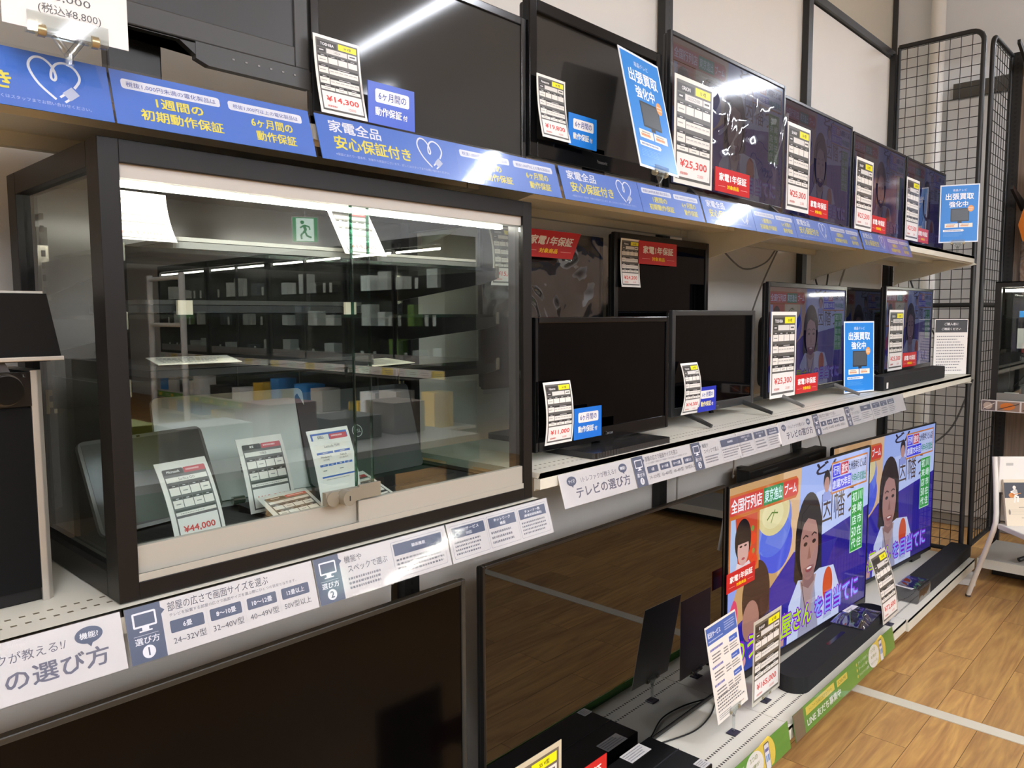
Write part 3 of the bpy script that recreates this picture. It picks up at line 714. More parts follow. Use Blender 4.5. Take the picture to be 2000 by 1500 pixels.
television('television wrapped in wrinkled clear plastic on the top shelf', 1.884, 2.618, 1.832, 2.258, 1.175, ZT, (.012, .012, .013, .018), M('#1b1d1f', .3), SCR_GLOSS, 'feet', pic=dimA, group=GT, wrap=2)
television('dim lit top shelf television directly right of the plastic wrapped one', 2.66, 3.318, 1.826, 2.246, 1.20, ZT, (.012, .012, .012, .016), M('#161718', .3), SCR_GLOSS, 'feet', pic=dimB, group=GT)
television('dim lit top shelf television between two similar dim ones', 3.336, 4.012, 1.818, 2.233, 1.20, ZT, (.012, .012, .012, .016), M('#161718', .3), SCR_GLOSS, 'feet', pic=dimC, group=GT)
television('rightmost top shelf television, next to the small poster at the mesh panel', 4.032, 4.70, 1.818, 2.232, 1.20, ZT, (.012, .012, .012, .016), M('#161718', .3), SCR_GLOSS, 'feet', pic=dimC, group=GT)
# middle shelf
television('plastic wrapped black television half hidden behind the cabinet, red badge on top', 1.335, 1.822, 1.30, 1.705, 1.352, ZM, (.012, .012, .012, .02), GLOSSBLK, SCR_SEMI, 'neck', group=GM, wrap=1)
television('black television standing behind the others with price card and red badge at its top', 1.877, 2.430, 1.33, 1.727, 1.352, ZM, (.02, .02, .022, .03), M('#101011', .3), SCR_GLOSS, 'feet', group=GM)
television('glossy black television on a flat square base right of the cabinet', 1.287, 1.842, 1.172, 1.478, 1.143, ZM, (.012, .012, .014, .034), GLOSSBLK, SCR_GLOSS, 'base', group=GM, logo='Hisense')
television('black television with grey frame on splayed legs, second beside the cabinet', 1.953, 2.478, 1.182, 1.496, 1.20, ZM, (.018, .018, .016, .026), M('#2b2c2d', .35), SCR_GLOSS, 'vlegs', group=GM, logo='Hisense')
litM = lambda w, h: picture(w, h, .32, .42, '#232257', .05)
darkM = lambda w, h: picture(w, h, .10, .55, '#14141e', .05)
television('lit television with a white light bar reflected across its top, middle shelf', 2.577, 3.310, 1.186, 1.597, 1.20, ZM, (.012, .012, .018, .022), M('#1d1e20', .25), SCR_GLOSS, 'vlegs', pic=litM, group=GM)
television('nearly dark television standing behind the small blue poster on the middle shelf', 3.37, 4.105, 1.19, 1.605, 1.30, ZM, (.012, .012, .016, .02), M('#121214', .25), SCR_GLOSS, 'feet', pic=darkM, group=GM)
television('dim lit middle shelf television behind the long soundbar at the mesh end', 3.80, 4.555, 1.205, 1.612, 1.20, ZM, (.012, .012, .014, .02), M('#161719', .3), SCR_GLOSS, 'pads', pic=lambda w, h: picture(w, h, .27, .48, '#3d3f70', .06), group=GM)
# bottom shelf
television('big dark television with a thin grey rim at the lower left edge', -.10, 1.168, .150, .888, 1.25, ZB, (.012, .012, .012, .02), M('#33332f', .35), M('#050404', .14, .14), 'pads', group=GB)
television('big switched off television mirroring the wooden floor in the lower middle', 1.242, 2.432, .150, .893, 1.27, ZB, (.009, .009, .009, .012), M('#151515', .3), SCR_MIRROR, 'pads', group=GB)
brightP = lambda w, h: picture(w, h, .95, 0, rough=.04)
brightQ = lambda w, h: picture(w, h, .88, .06, '#3a3a88', .05)
television('bright lit television showing a woman speaking, in the bottom row', 2.44, 3.668, .145, .885, 1.232, ZB, (.006, .006, .008, .03), M('#121214', .3), SCR_GLOSS, 'pads', yaw=R(-3.0), depth=.03, thin=1, pic=brightP, group=GB)
television('bright lit television at the right end of the bottom row by the mesh panel', 3.47, 4.70, .165, .888, 1.245, ZB, (.006, .006, .008, .02), M('#121214', .3), SCR_GLOSS, 'pads', depth=.03, thin=1, yaw=R(-4.6), pic=brightQ, group=GB)

bb = thing('wall_bracket', 'black slotted bar showing just above the bright television in the bottom row', 'wall bracket', (2.88, 1.40, .80))
MB().box(0, .80, 0, .06, 0, .055, M('#1c1b19', .4)).build('bar', bb, bev=.006)
for x in (.12, .58): MB().box(x, x+.14, -.0015, .001, .028, .036, M('#4a4844', .4, .5, .4)).build('slot', bb)
for x in (.1, .7): MB().box(x-.02, x+.02, .06, .098, 0, .05, M('#1c1b19', .4)).build('mount', bb)

# ------------------------------------------------------------------ price cards and badges
def lean(h, k): return curl(h, .004, k)
PCG = 'price cards on the televisions'
price_card('TOSHIBA', '24 V型', '24S24', '¥14,300', '13000', .095, .136, 'small price card reading ¥14,300 at the left of the top shelf glossy television', (.763, 1.158, 1.829), (0, 0, 0), curl(.136, -.004, .022), group=PCG)
badge_blue('blue six month badge beside the ¥14,300 card on the top shelf', (.861, 1.160, 1.829), base='#2450c4')
price_card('Panasonic', '24 V型', '', '¥19,800', '18,000', .100, .142, 'small price card reading ¥19,800 on the thick framed top shelf television', (1.339, 1.160, 1.882), (0, 0, 0), curl(.142, -.005, .018), group=PCG)
badge_blue('blue six month badge beside the ¥19,800 card', (1.437, 1.165, 1.880), base='#0f79d8')
price_card('ORION', '32 V型', 'OL32CD500', '¥25,300', '23,000', .21, .29, 'large price card reading ¥25,300 on the plastic wrapped television', (1.872, 1.150, 1.845), (0, 0, 0), curl(.29, 0, .0), frame='#e4e1d8', group=PCG)
badge_red('red one year badge on the plastic wrapped television', (2.095, 1.146, 1.847))
price_card('SHARP', '32 V型', '', '¥25,300', '23,000', .195, .30, 'large ¥25,300 card on the top shelf television right of the wrapped one', (2.654, 1.178, 1.850), (0, 0, 0), None, group=PCG)
badge_red('red one year badge right of the wrapped television, under the second large card', (2.856, 1.182, 1.848), w=.186)
price_card('SHARP', '32 V型', '', '¥27,500', '25,000', .200, .292, 'price card reading ¥27,500 on the middle of the three dim top shelf televisions', (3.330, 1.182, 1.837), (0, 0, 0), None, group=PCG)
badge_red('red one year badge on the middle one of the three dim top televisions', (3.531, 1.184, 1.840), w=.19)
price_card('', '32 V型', '', '¥27,500', '25,000', .200, .292, 'price card reading ¥27,500 on the rightmost top shelf television', (3.990, 1.182, 1.838), (0, 0, 0), None, group=PCG)
badge_red('red one year badge on the rightmost top shelf television', (4.184, 1.184, 1.839), w=.19)
price_card('Hisense', '24 V型', '', '¥11,000', '10,000', .096, .142, 'small curled price card reading ¥11,000 on the flat base television', (1.298, 1.120, 1.190), (0, 0, 0), curl(.142, .008, .006), group=PCG)
badge_blue('blue six month badge beside the ¥11,000 card', (1.402, 1.120, 1.190), base='#0f6fd2')
price_card('Hisense', '24 V型', '', '¥14,300', '13,000', .094, .150, 'small curled price card reading ¥14,300 on the splayed leg television of the middle shelf', (1.953, 1.165, 1.192), (0, 0, 0), curl(.15, .014, .004), group=PCG)
badge_blue('dark blue six month badge with yellow wording on the middle shelf', (2.042, 1.160, 1.192), base='#1c2fb0', yellow=True)
price_card('TOSHIBA', '32 V型', '', '¥25,300', '23,000', .208, .305, 'large price card reading ¥25,300 on the lit middle shelf television', (2.568, 1.180, 1.187), (0, 0, 0), None, group=PCG)
badge_red('red one year badge on the lit middle shelf television', (2.784, 1.182, 1.188), w=.208)
price_card('ORION', '32 V型', 'OL32CD500', '¥25,300', '23,000', .208, .285, 'price card reading ¥25,300 above the long soundbar near the mesh', (3.806, 1.180, 1.217), (0, 0, 0), None, group=PCG)
badge_red('red one year badge just above the long soundbar', (4.030, 1.182, 1.223), w=.215)
price_card('Hisense', '24 V型', '', '¥24,200', '22,000', .098, .143, 'small price card reading ¥24,200 on the rear middle shelf television', (1.896, 1.335, 1.566), (0, 0, 0), curl(.143, -.004, .004), group=PCG)
badge_red('red one year badge next to the ¥24,200 card', (1.988, 1.338, 1.638), w=.215)
badge_red('slanted red one year badge on the wrapped television behind the cabinet', (1.425, 1.318, 1.632), w=.215, skew=True)
price_card('ORION', '24 V型', '', '¥15,400', '14,000', .098, .143, 'curled price card reading ¥15,400 seen through the cabinet right side', (1.330, 1.318, 1.556), (0, 0, 0), curl(.143, .012, .01), group=PCG)
# bottom row cards
price_card('SHARP', '55 V型', '', '¥165,000', '150,000', .215, .297, 'tall price card reading ¥165,000 standing before the bright television', (2.380, 1.13, .155), (0, 0, R(0)), None, '#c8c2b4', '#6b6356', group=PCG)
clip_stand('clear clip at the foot of the ¥165,000 price card', (2.49, 1.135, .137), 0, .022)
price_card('', '50 V型', '', '¥72,600', '66,000', .20, .29, 'leaning price card reading ¥72,600 between the two bright televisions', (3.389, 1.03, .165), (R(-13.5), 0, 0), curl(.29, .012, 0), '#cfcac0', '#5f5b54', group=PCG)
clip_stand('clear clip at the foot of the ¥72,600 price card', (3.49, 1.037, .137), 0, .03)
price_card('', '55 V型', '', '', '', .21, .297, 'price card with yellow size label, only its upper corner in the bottom of the photo', (1.062, 1.05, .243), (0, 0, 0), None, '#cdc3a8', '#6b6356', group=PCG)
clip_stand('clear clip stand under the cut off price card at the bottom edge', (1.167, 1.052, .137), 0, .11)
badge_red('red one year badge cut by the bottom edge of the photo', (1.228, 1.052, .362), w=.217)
clip_stand('clear clip stand under the cut off red badge', (1.335, 1.055, .137), 0, .225, .05)
badge_red('red one year badge on the left side of the bright television', (2.400, 1.242, .515), w=.215)
S = Sheet(); w, h = .215, .30
S.rect(.004, .242, w-.008, .052, '#4464ad', 1); S.text('配送サービス', .012, .262, .085, .017, '#eef0f6', .015, 2); S.micro(.012, .248, .10, .008, 1, '#c2cbe6', 2); S.micro(.125, .255, .075, .03, 4, '#b5c1e2', 2)
for i in range(3):
    y = .20-.055*i; S.micro(.014, y+.018, .09, .010, 1, '#5a5fb0', 2, .7); S.micro(.022, y-.018, .07, .03, 3, '#55555c', 2); S.micro(.10, y-.016, .04, .026, 3, '#6a6a70', 2)
    S.rr(.145, y+.012, .058, .017, .002, '#3f63b8', 1); S.micro(.15, y+.016, .046, .008, 1, '#c9d3ee', 2); S.micro(.143, y-.016, .06, .024, 3, '#66666c', 2)
S.micro(.014, .03, .185, .048, 5, '#5b5b60', 2); S.micro(.014, .008, .10, .018, 3, '#77777c', 2); S.micro(.15, .010, .05, .008, 1, '#b08a6a', 2)
sheet_obj('delivery_notice', S, w, h, 'white delivery notice with blue header standing in front of the mirror dark television', 'notice card', (2.105, 1.108, .213), (R(-10), 0, R(2)), '#e9e3da', .0015)
clip_stand('clear clip stand on a dark foot holding the delivery notice', (2.222, 1.116, .137), 0, .08)
# posters
poster('large tilted blue poster on the top shelf edge beside the wrapped television', (1.566, 1.052, 1.834), (R(-12.5), 0, R(6)))
clip_stand('clear clip gripping the large tilted blue poster from the shelf edge', (1.672, 1.066, 1.790), R(6), .040, base=False)
po = poster('blue poster at the right end of the top shelf before the mesh', (4.490, 1.166, 1.850), (R(-3), 0, R(-69))); po.scale.x = .85
clip_stand('clear clip under the blue poster at the shelf end', (4.525, 1.085, 1.790), R(-69), .056, .06, base=False)
poster('small blue poster standing on the middle shelf between two televisions', (3.245, 1.172, 1.156), (R(-2), 0, R(-14)))
S = Sheet(); w, h = .20, .30
S.rect(.004, .228, w-.008, .068, '#4a4c50', 1); S.text('ご購入者に', w/2, .266, .085, .015, '#eeeeee', .012, 2, 'c'); S.text('ご確認ください', w/2, .240, .115, .014, '#eeeeee', .012, 2, 'c'); S.micro(.015, .015, w-.03, .20, 13, '#85858a', 2, .35)
sheet_obj('notice_card', S, w, h, 'white notice card with a dark header at the mesh end of the middle shelf', 'notice card', (4.62, 1.20, 1.154), (0, 0, R(-38)), '#e6e3de', .003)
# top left sign
S = Sheet(); w, h = .132, .19
S.text('¥8,000', w*.5, .036, .050, .0095, '#4a4a4c', .006, 2, 'c'); S.text('(税込¥8,800)', w*.52, .019, .066, .0125, '#4a4a4c', .006, 2, 'c'); S.micro(.02, .06, .09, .1, 7, '#55555a', 2)
sheet_obj('price_sign', S, w, h, 'white price sign reading ¥8,000 in a clear clip at the top left corner', 'price sign', (.256, 1.000, 1.803), (0, 0, R(0)), '#dcdad6', .0012)
clip_stand('large clear clip with metal springs holding the white sign at the top left', (.322, 1.003, 1.768), 0, .036, .085, base=False)

# ------------------------------------------------------------------ glass display cabinet
cx0, cx1, cy0, cy1, cz0, cz1 = .367, 1.188, 1.060, 1.462, 1.102, 1.710
cab = thing('display_cabinet', 'black framed glass display cabinet with a light bar and sliding glass doors', 'display cabinet', ((cx0+cx1)/2, cy0, cz0))
def cb(): return MB()
W2 = (cx1-cx0)/2; D = cy1-cy0; H = cz1-cz0
FR = M('#161311', .4, .28, var=.1)
mb = cb(); ft = .026
for sx in (-1, 1):
    xa, xb = (-W2, -W2+ft) if sx < 0 else (W2-ft, W2)
    mb.box(xa, xb, 0, .042, 0, H, FR); mb.box(xa, xb, D-.042, D, 0, H, FR)
    mb.box(xa, xb, .042, D-.042, 0, .036, FR); mb.box(xa, xb, .042, D-.042, H-.034, H, FR)
mb.box(-W2+ft, W2-ft, 0, .03, H-.030, H, FR); mb.box(-W2+ft, W2-ft, 0, .03, 0, .024, FR)
mb.build('frame', cab, bev=.001)
MB().box(-W2+ft, W2-ft, .03, D, H-.012, H-.001, FR).build('top_panel', cab)
MB().box(-W2+ft, W2-ft, .02, D-.01, .024, .030, M('#24211f', .4)).build('floor_panel', cab)
MB().box(-W2+ft, W2-ft, D-.012, D-.004, .03, H-.012, M('#121211', .22, .5)).build('back_panel', cab)
for s in (-1, 1):
    x = s*(W2-ft*.5); MB().box(x-.0025, x+.0025, .042, D-.042, .036, H-.034, PANE).build('side_glass', cab)
# rails: satin aluminium bottom rails, pale top rail
RAIL = M('#aeaba0', .36, .5, .15)
mb = cb(); mb.box(-W2+ft, W2-ft, .004, .024, .0245, .030, RAIL); mb.box(-W2+ft, W2-ft, .001, .003, .022, .034, RAIL); mb.build('bottom_track', cab)
MB().box(-W2+ft, W2-ft, .006, .03, H-.048, H-.030, M('#b5b0a8', .4, .5)).build('top_track', cab)
xo = .792-(cx0+cx1)/2; xi = .753-(cx0+cx1)/2
for (a, b, yy) in ((-W2+ft+.001, xo, .014), (xi, W2-ft-.001, .0065)):
    d = MB().box(a, b, yy, yy+.005, .036, H-.048, PANE).build('sliding_door', cab)
    MB().box(a, b, yy-.003, yy+.007, .032, .070, RAIL).build('door_rail', d)
    ex = b if b == xo else a
    MB().box(ex-.0012, ex+.0012, yy-.0004, yy+.0054, .07, H-.048, GLASS('#6fa694', .12, .1, 1, 'glass_edge')).build('glass_edge', d)
lk = MB(); lx = .745-(cx0+cx1)/2; M_LK = M('#8d8676', .35, .5, .25)
lk.box(lx-.062, lx+.004, -.006, .004, .074, .096, M_LK); lk.box(lx+.006, lx+.05, -.002, .003, .074, .098, M_LK)
lk.prism(arc(lx-.050, .085, .012, 0, 345, 23), -.010, -.004, M_LK, 'y', True); lk.prism(arc(lx-.028, .085, .0125, 0, 345, 23), -.024, -.004, M_LK, 'y', True)
lk.box(lx-.029, lx-.027, -.0246, -.0239, .081, .089, M('#1a1713', .5)); lko = lk.build('lock', cab)
LED = EM('#fff6ea', 48, False)
MB().box(-W2+ft+.004, W2-ft-.012, .046, .060, H-.052, H-.040, LED).build('light_tube', cab)
MB().box(-W2+ft, W2-ft, .040, .066, H-.040, H-.028, M('#aaa69e', .5)).build('light_housing', cab)
EDGE = GLASS('#4d8f7c', .12, .1, 1, 'shelf_edge')
for k, z in enumerate((1.579, 1.485, 1.391)):
    zz = z-cz0
    sh = MB().box(-W2+ft+.012, W2-ft-.012, .060, .32, zz-.006, zz, PANE).build('glass_shelf', cab)
    MB().box(-W2+ft+.012, W2-ft-.012, .0592, .06, zz-.006, zz, EDGE).build('shelf_front_edge', sh)
    for s in (-1, 1):
        x = s*(W2-ft-.018)
        br = MB().prism([(.058, zz-.006), (.058, zz-.022), (.09, zz-.03), (D-.02, zz-.062), (D-.02, zz-.006)], x-.002, x+.002, M('#2a2b2b', .35, .5, .3), 'x'); br.box(x-.004, x+.004, .0545, .0575, zz-.02, zz+.004, M('#c8c2b2', .25, .5, .9)); br.build('shelf_bracket', sh)
for s in (-1, 1):
    x = s*(W2-ft-.014); mb = MB(); mb.box(x-.008, x+.008, D-.022, D-.012, .06, H-.08, M('#3a3b3a', .35, .5, .6))
    mb.box(x-.008, x+.008, D-.0235, D-.022, H-.20, H-.11, M('#c5c0b3', .25, .5, .9)); mb.box(x-.008, x+.008, D-.0235, D-.022, .22, .26, M('#c5b894', .3, .5, .8))
    for k in range(24): mb.box(x-.003, x+.003, D-.0245, D-.0235, .08+.02*k, .09+.02*k, M('#0c0c0c', .5))
    mb.build('shelf_standard', cab)

FZ = cz0+.0305
def laptop_card(brand, name, price, label, loc, rot, w=.092, h=.138, blue=False, bend=None):
    S = Sheet(split=.012); g = '#5d5c5b' if not blue else '#e9e8e4'; hd = '#2c2a29' if not blue else '#e4e3df'; bar = '#2d2c2b' if not blue else '#3a62b5'
    X = lambda a: a*w
    Y = lambda a: a*h
    if not blue: S.rect(X(.09), Y(.04), X(.84), Y(.86), g, 1)
    else: S.rect(X(.06), Y(.865), X(.88), Y(.09), '#3a62b5', 1)
    S.rect(X(.10), Y(.86)-Y(.02)*(not blue), X(.38), Y(.07), hd, 2); S.text(brand, X(.29), Y(.885)-Y(.025)*(not blue), None, Y(.032), '#f0f0f0' if not blue else '#333333', .015, 3, 'c')
    S.rect(X(.50), Y(.86)-Y(.02)*(not blue), X(.42), Y(.07), '#c4434d', 2); S.micro(X(.54), Y(.885)-Y(.025)*(not blue), X(.34), Y(.03), 1, '#f2c9c9', 3, .7)
    S.rect(X(.11), Y(.745), X(.8), Y(.06), LB, 2); S.text(name, X(.5), Y(.76), None, Y(.032), '#444444', .006, 3, 'c')
    for r in range(2):
        for i in range(4):
            if blue and r == 0 and i > 1: continue
            if blue and r == 0: x, ww = .10+.42*i, .39
            else: x, ww = .115+.2*i, .185
            y = .585-.155*r
            S.rect(X(x), Y(y), X(ww), Y(.095), LB, 2); S.rect(X(x), Y(y+.098), X(ww), Y(.028), bar, 2); S.rect(X(x+ww*.35), Y(y+.107), X(ww*.3), Y(.01), '#cccccc', 3)
            if blue and r == 0: S.text(('Windows11', 'Core i3')[i], X(x+ww/2), Y(y+.05), None, Y(.025), '#444444', .01, 3, 'c'); S.text(('HOME', 'CPU:第8世代')[i], X(x+ww/2), Y(y+.012), None, Y(.024), '#444444', .008, 3, 'c')
            elif (i+r) % 2: S.rect(X(x+ww*.25), Y(y+.04), X(ww*.5), Y(.012), '#8a8a88', 3)
    S.rect(X(.115), Y(.34), X(.785), Y(.04), LB, 2); S.rect(X(.115), Y(.385), X(.785), Y(.02), bar, 2); S.micro(X(.2), Y(.35), X(.6), Y(.02), 1, '#8b8b89', 3)
    S.rect(X(.115), Y(.06), X(.785), Y(.25), '#edebe6', 2); S.text(price, X(.5), Y(.12), X(.62), Y(.09), '#d8453f', .02, 3, 'c')
    return sheet_obj('price_card', S, w, h, label, 'price card', loc, rot, '#eceae6' if blue else '#e9e6e0', .001, bend, 'laptop price cards in the glass cabinet')
laptop_card('Microsoft', 'Surface GO', '¥44,000', 'price card reading ¥44,000 at the left front of the cabinet floor', (.478, 1.140, 1.139), (R(-14), R(0), R(10)), .088, .128, bend=curl(.128, .006, .02))
laptop_card('東芝', '付属品', '¥13,200', 'price card reading ¥13,200 leaning on the white laptop lid', (.628, 1.195, 1.150), (R(-10), 0, R(4)), .090, .128, bend=curl(.128, .004, .02))
laptop_card('Microsoft', 'Surface Laptop', '', 'card lying tilted low in front of the ¥13,200 card', (.640, 1.092, 1.136), (R(-64), 0, R(6)), .100, .10)
laptop_card('DELL', 'Latitude 7290', '¥33,000', 'blue lined price card reading ¥33,000 beside the cabinet lock', (.728, 1.135, 1.148), (R(-8), 0, R(6)), .092, .138, True, curl(.138, .005, .02))
laptop_card('', '', '', 'card lying tilted behind the metal lock at the cabinet right', (.800, 1.090, 1.136), (R(-66), 0, R(12)), .098, .12)
laptop_card('LENOVO', 'Ideapad i3', '¥33,000', 'glaring price card on the top glass shelf at the left', (.392, 1.112, 1.588), (R(-14), 0, R(4)), .098, .075, bend=curl(.075, -.006, .012))
laptop_card('', '', '¥14,300', 'price card reading ¥14,300 on the top glass shelf by the door overlap', (.772, 1.112, 1.588), (R(-20), 0, R(4)), .092, .098, bend=curl(.098, .0, .02))

# laptops
def flat_laptop(label, x0, x1, y0, y1, z, t, col, edge):
    l = thing('laptop', label, 'laptop', ((x0+x1)/2, y0, z), 0, 'closed laptops on the glass shelves'); w = (x1-x0)/2
    MB().prism(rrect(-w, 0, 2*w, y1-y0, .012), .0025, .0025+t*.6, M(col, .3, .5, .6), 'z').build('base', l, bev=.002)
    MB().prism(rrect(-w, 0, 2*w, y1-y0, .012), .0035+t*.6, .003+t, M(edge, .3, .5, .6), 'z').build('lid', l, bev=.0015)
    for a in (-.8, .8):
        for b in (.02, y1-y0-.03): MB().prism(arc(a*w, b, .008, 0, 340, 17, .005), 0, .003, M('#1a1a1a', .6), 'z').build('rubber_foot', l)
    return l
flat_laptop('closed silver laptop on the top glass shelf, left half', .492, .825, 1.135, 1.345, 1.5795, .016, '#a5a4a1', '#c9c7c1')
flat_laptop('closed dark laptop on the top glass shelf, right half', .86, 1.125, 1.15, 1.33, 1.5795, .014, '#6f6f6d', '#a9a7a1')
flat_laptop('closed grey laptop on the middle glass shelf', .44, .825, 1.135, 1.35, 1.4855, .018, '#3c3d3e', '#4c4c4b')
flat_laptop('closed dark grey laptop on the lowest glass shelf', .45, .845, 1.13, 1.35, 1.3915, .017, '#4a4b4d', '#595a5c')
for x, n in ((.50, 'left'), (.79, 'right')):
    tag(MB().box(-.011, .011, -.004, .002, -.012, .014, M('#d0c8b5', .35)).build('price_clip', None, (x, 1.1295, 1.492)), 'beige clip holder in front of the middle shelf laptop, at its %s end' % n, 'clip', 'beige clips on the cabinet shelves')
S = Sheet(); S.micro(.01, .01, .1, .05, 4, '#8d8b86', 2)
sheet_obj('paper_card', S, .12, .07, 'white card lying flat on the lowest glass shelf at the left', 'paper card', (.455, 1.12, 1.414), (R(-84), 0, R(-8)), '#e9e5da', .001)
sheet_obj('paper_card', S, .12, .07, 'cream card lying on the lowest glass shelf by the door overlap', 'paper card', (.83, 1.115, 1.3935), (R(-84), 0, R(14)), '#e6dfcc', .001)
# tablet with keyboard
tb = thing('tablet', 'grey tablet with silver edge propped open at the left of the cabinet floor', 'tablet', (.415, 1.26, FZ), R(12))
mt = Matrix.Rotation(R(-24), 4, 'X')
o = MB().prism(rrect(0, .0, .225, .155, .012), -.0, .0075, M('#6d6b68', .3, .5, .4), 'y').build('body', tb, (0, .0, .010), (R(-22), 0, 0), .0025)
MB().box(.006, .219, -.0006, 0, .006, .149, M('#4a4946', .2, .5)).build('screen', o)
MB().box(.10, .106, -.001, -.0006, .150, .153, M('#111111', .2)).build('camera_eye', o)
o = MB().prism(rrect(0, -.165, .225, .165, .008), .0, .006, M('#4a4a4a', .5), 'z').build('keyboard', tb, None, None, .001)
MB().box(.012, .213, -.115, -.02, .006, .0072, DOTS('#3a3a3a', '#222222', 0, [(-1, 1)], .0165, .12)).build('keys', o)
# white laptop seen from its lid
wl = thing('laptop', 'white laptop opened with its lid back and silver hinges at the cabinet centre', 'laptop', (.545, 1.345, FZ), R(-4))
o = MB().prism(rrect(0, 0, .29, .198, .012), 0, .009, M('#dfe3df', .25, .5), 'y').build('lid', wl, (0, 0, .014), (R(-13), 0, 0), .003)
MB().box(.145, .19, -.0008, 0, .045, .075, DOTS('#b9b9b4', '#55554f', 2, [(-1, 1)], .006, .35, vaxis=0)).build('label', o)
for x in (.12, .17): MB().tube([(x, -.004, .012), (x+.022, -.004, .012)], .0075, M('#b9b8b3', .2, .5, .9), 14).build('hinge', wl)
o = MB().prism(rrect(0, .008, .29, .09, .008), 0, .010, M('#d9dcd8', .3), 'z').build('base', wl, None, None, .002)
# black laptop
bl = thing('laptop', 'black laptop opened with its lid toward the cabinet right, keyboard in front', 'laptop', (.822, 1.315, FZ), R(3))
o = MB().prism(rrect(0, 0, .30, .19, .01), 0, .008, M('#2e2f31', .42), 'y').build('lid', bl, (0, 0, .014), (R(-16), 0, 0), .002)
ring = arc(.135, .098, .0125, 0, 360, 32); S = Sheet(lambda c: M(c, .35)); S.line(ring, .0016, '#e8ebe9', 1); S.text('DELL', .135, .0945, .017, .007, '#e8ebe9', .01, 1, 'c')
mb = MB(); S.put(mb, plain); mb.build('logo', o)
o = MB().prism(rrect(0, -.20, .30, .20, .01), 0, .013, M('#26272a', .45), 'z').build('base', bl, None, None, .002)
MB().box(.02, .28, -.115, -.025, .013, .0142, DOTS('#191a1c', '#0a0a0b', 0, [(-1, 1)], .018, .14)).build('keys', o)
MB().box(.11, .19, -.185, -.13, .013, .0135, M('#1f2022', .3)).build('touchpad', o)
tag(MB().prism(rrect(0, 0, .155, .165, .01), 0, .014, M('#1d1e20', .45), 'z').build('laptop', None, (.648, 1.13, FZ), (0, 0, R(-2)), .002), 'closed black laptop lying flat behind the price cards on the cabinet floor', 'laptop')

# ------------------------------------------------------------------ speakers at the left
sp = thing('speaker_tower', 'black speaker tower with a volume knob and silver side at the left edge', 'speaker', (.20, 1.16, 1.1003))
MB().box(-.11, .106, .004, .30, 0, .310, M('#100f0f', .55, .3)).build('body', sp, bev=.002)
mb = MB(); mb.box(-.11, .104, 0, .004, .018, .262, M('#0c0c0c', .8, .15)); mb.build('grille', sp)
MB().box(-.09, .097, .001, .0045, .018, .04, M('#020202', .8)).build('port', sp)
MB().box(-.11, .104, -.003, .004, .265, .310, M('#1a1615', .18)).build('control_panel', sp)
kn = MB().tube([(.074, -.001, .288), (.074, -.016, .288)], .0185, M('#0c0c0c', .15), 28).build('volume_knob', sp)
MB().tube([(.074, -.0035, .288), (.074, -.003, .288)], .0215, M('#6b6864', .25, .5, .8), 28).build('knob_ring', kn)
S = Sheet(lambda c: M(c, .5)); S.text('MASTER VOLUME', .044, .3045, .030, .0026, '#bfbdb8', 0, 0); S.text('RI', .094, .3035, None, .0042, '#d5d3ce', .02, 0); S.text('LISTENING MODE', .018, .2675, .026, .0022, '#8f8d88', 0, 0)
mb = MB(); S.put(mb, lambda u, v, n: (u, -.0034, v)); mb.build('lettering', sp)
mb = MB(); mb.prism([(.104, -.002), (.112, -.002), (.1185, .004), (.1185, .30), (.1065, .30), (.1065, .004), (.104, .004)], 0, .312, M('#b3ada2', .35, .5, .5), 'z'); mb.build('side_trim', sp, bev=.001)
MB().box(.1186, .1189, .01, .03, .262, .298, M('#d9dccf', .5)).build('sticker', sp)
cs = thing('center_speaker', 'tilted black centre speaker with silver edges lying on the speaker tower', 'speaker', (.165, 1.125, 1.4125))
MB().prism([(.012, .012), (.004, .018), (.022, .096), (.03, .102), (.14, .102), (.15, .012)], -.15, .158, M('#1f1d1b', .75), 'x').build('body', cs, bev=.002)
a = M('#c9c4b9', .3, .5, .7)
MB().prism([(-.001, .0135), (-.001, .019), (.14, .0185), (.14, .013)], -.155, .1705, a, 'x').build('lower_trim', cs, bev=.001)
MB().prism([(.018, .098), (.018, .1035), (.14, .105), (.14, .0995)], -.155, .155, a, 'x').build('upper_trim', cs, bev=.001)
MB().prism([(-.155, .017), (.169, .017), (.155, .100), (-.155, .100)], .003, .0065, M('#141312', .85, .15), 'y').build('grille', cs)
MB().prism([(-.15, 0), (.112, 0), (.106, .014), (-.15, .014)], .014, .14, M('#3c3b3d', .4), 'y').build('stand', cs)

# ------------------------------------------------------------------ soundbars, bag, recorder
CLOTH = M('#2b2b2c', .9, .2, var=.2)
o = MB().prism(rrect(0, 0, .93, .052, .008), 0, .062, CLOTH, 'y').build('body', None, None)
bpy.data.objects.remove(o)
sb = thing('soundbar', 'long slim soundbar with a white end sticker on the middle shelf', 'soundbar', (3.49, 1.095, 1.153))
MB().prism(rrect(0, 0, .94, .066, .012), 0, .062, CLOTH, 'x' if 0 else 'z').build('fabric', sb, None, None, .004) if 0 else MB().prism(rrect(0, 0, .066, .062, .006), .0, .94, CLOTH, 'x').build('fabric', sb, None, None, .003)
MB().prism(rrect(.001, .001, .064, .060, .006), -.004, 0, M('#19191a', .3), 'x').build('end_cap', sb)
MB().box(.035, .055, -.0012, 0, .008, .034, M('#e2e0da', .5)).build('sticker', sb)
sb = thing('soundbar', 'wide flat soundbar with rounded ends in front of the bright television', 'soundbar', (2.60, 1.048, .1375))
MB().prism(rrect(0, 0, .93, .118, .058, 10), 0, .060, CLOTH, 'z').build('fabric', sb, None, None, .014, 4)
MB().prism(rrect(.36, .045, .17, .016, .008), .060, .0606, M('#0b0d18', .15), 'z').build('button_panel', sb)
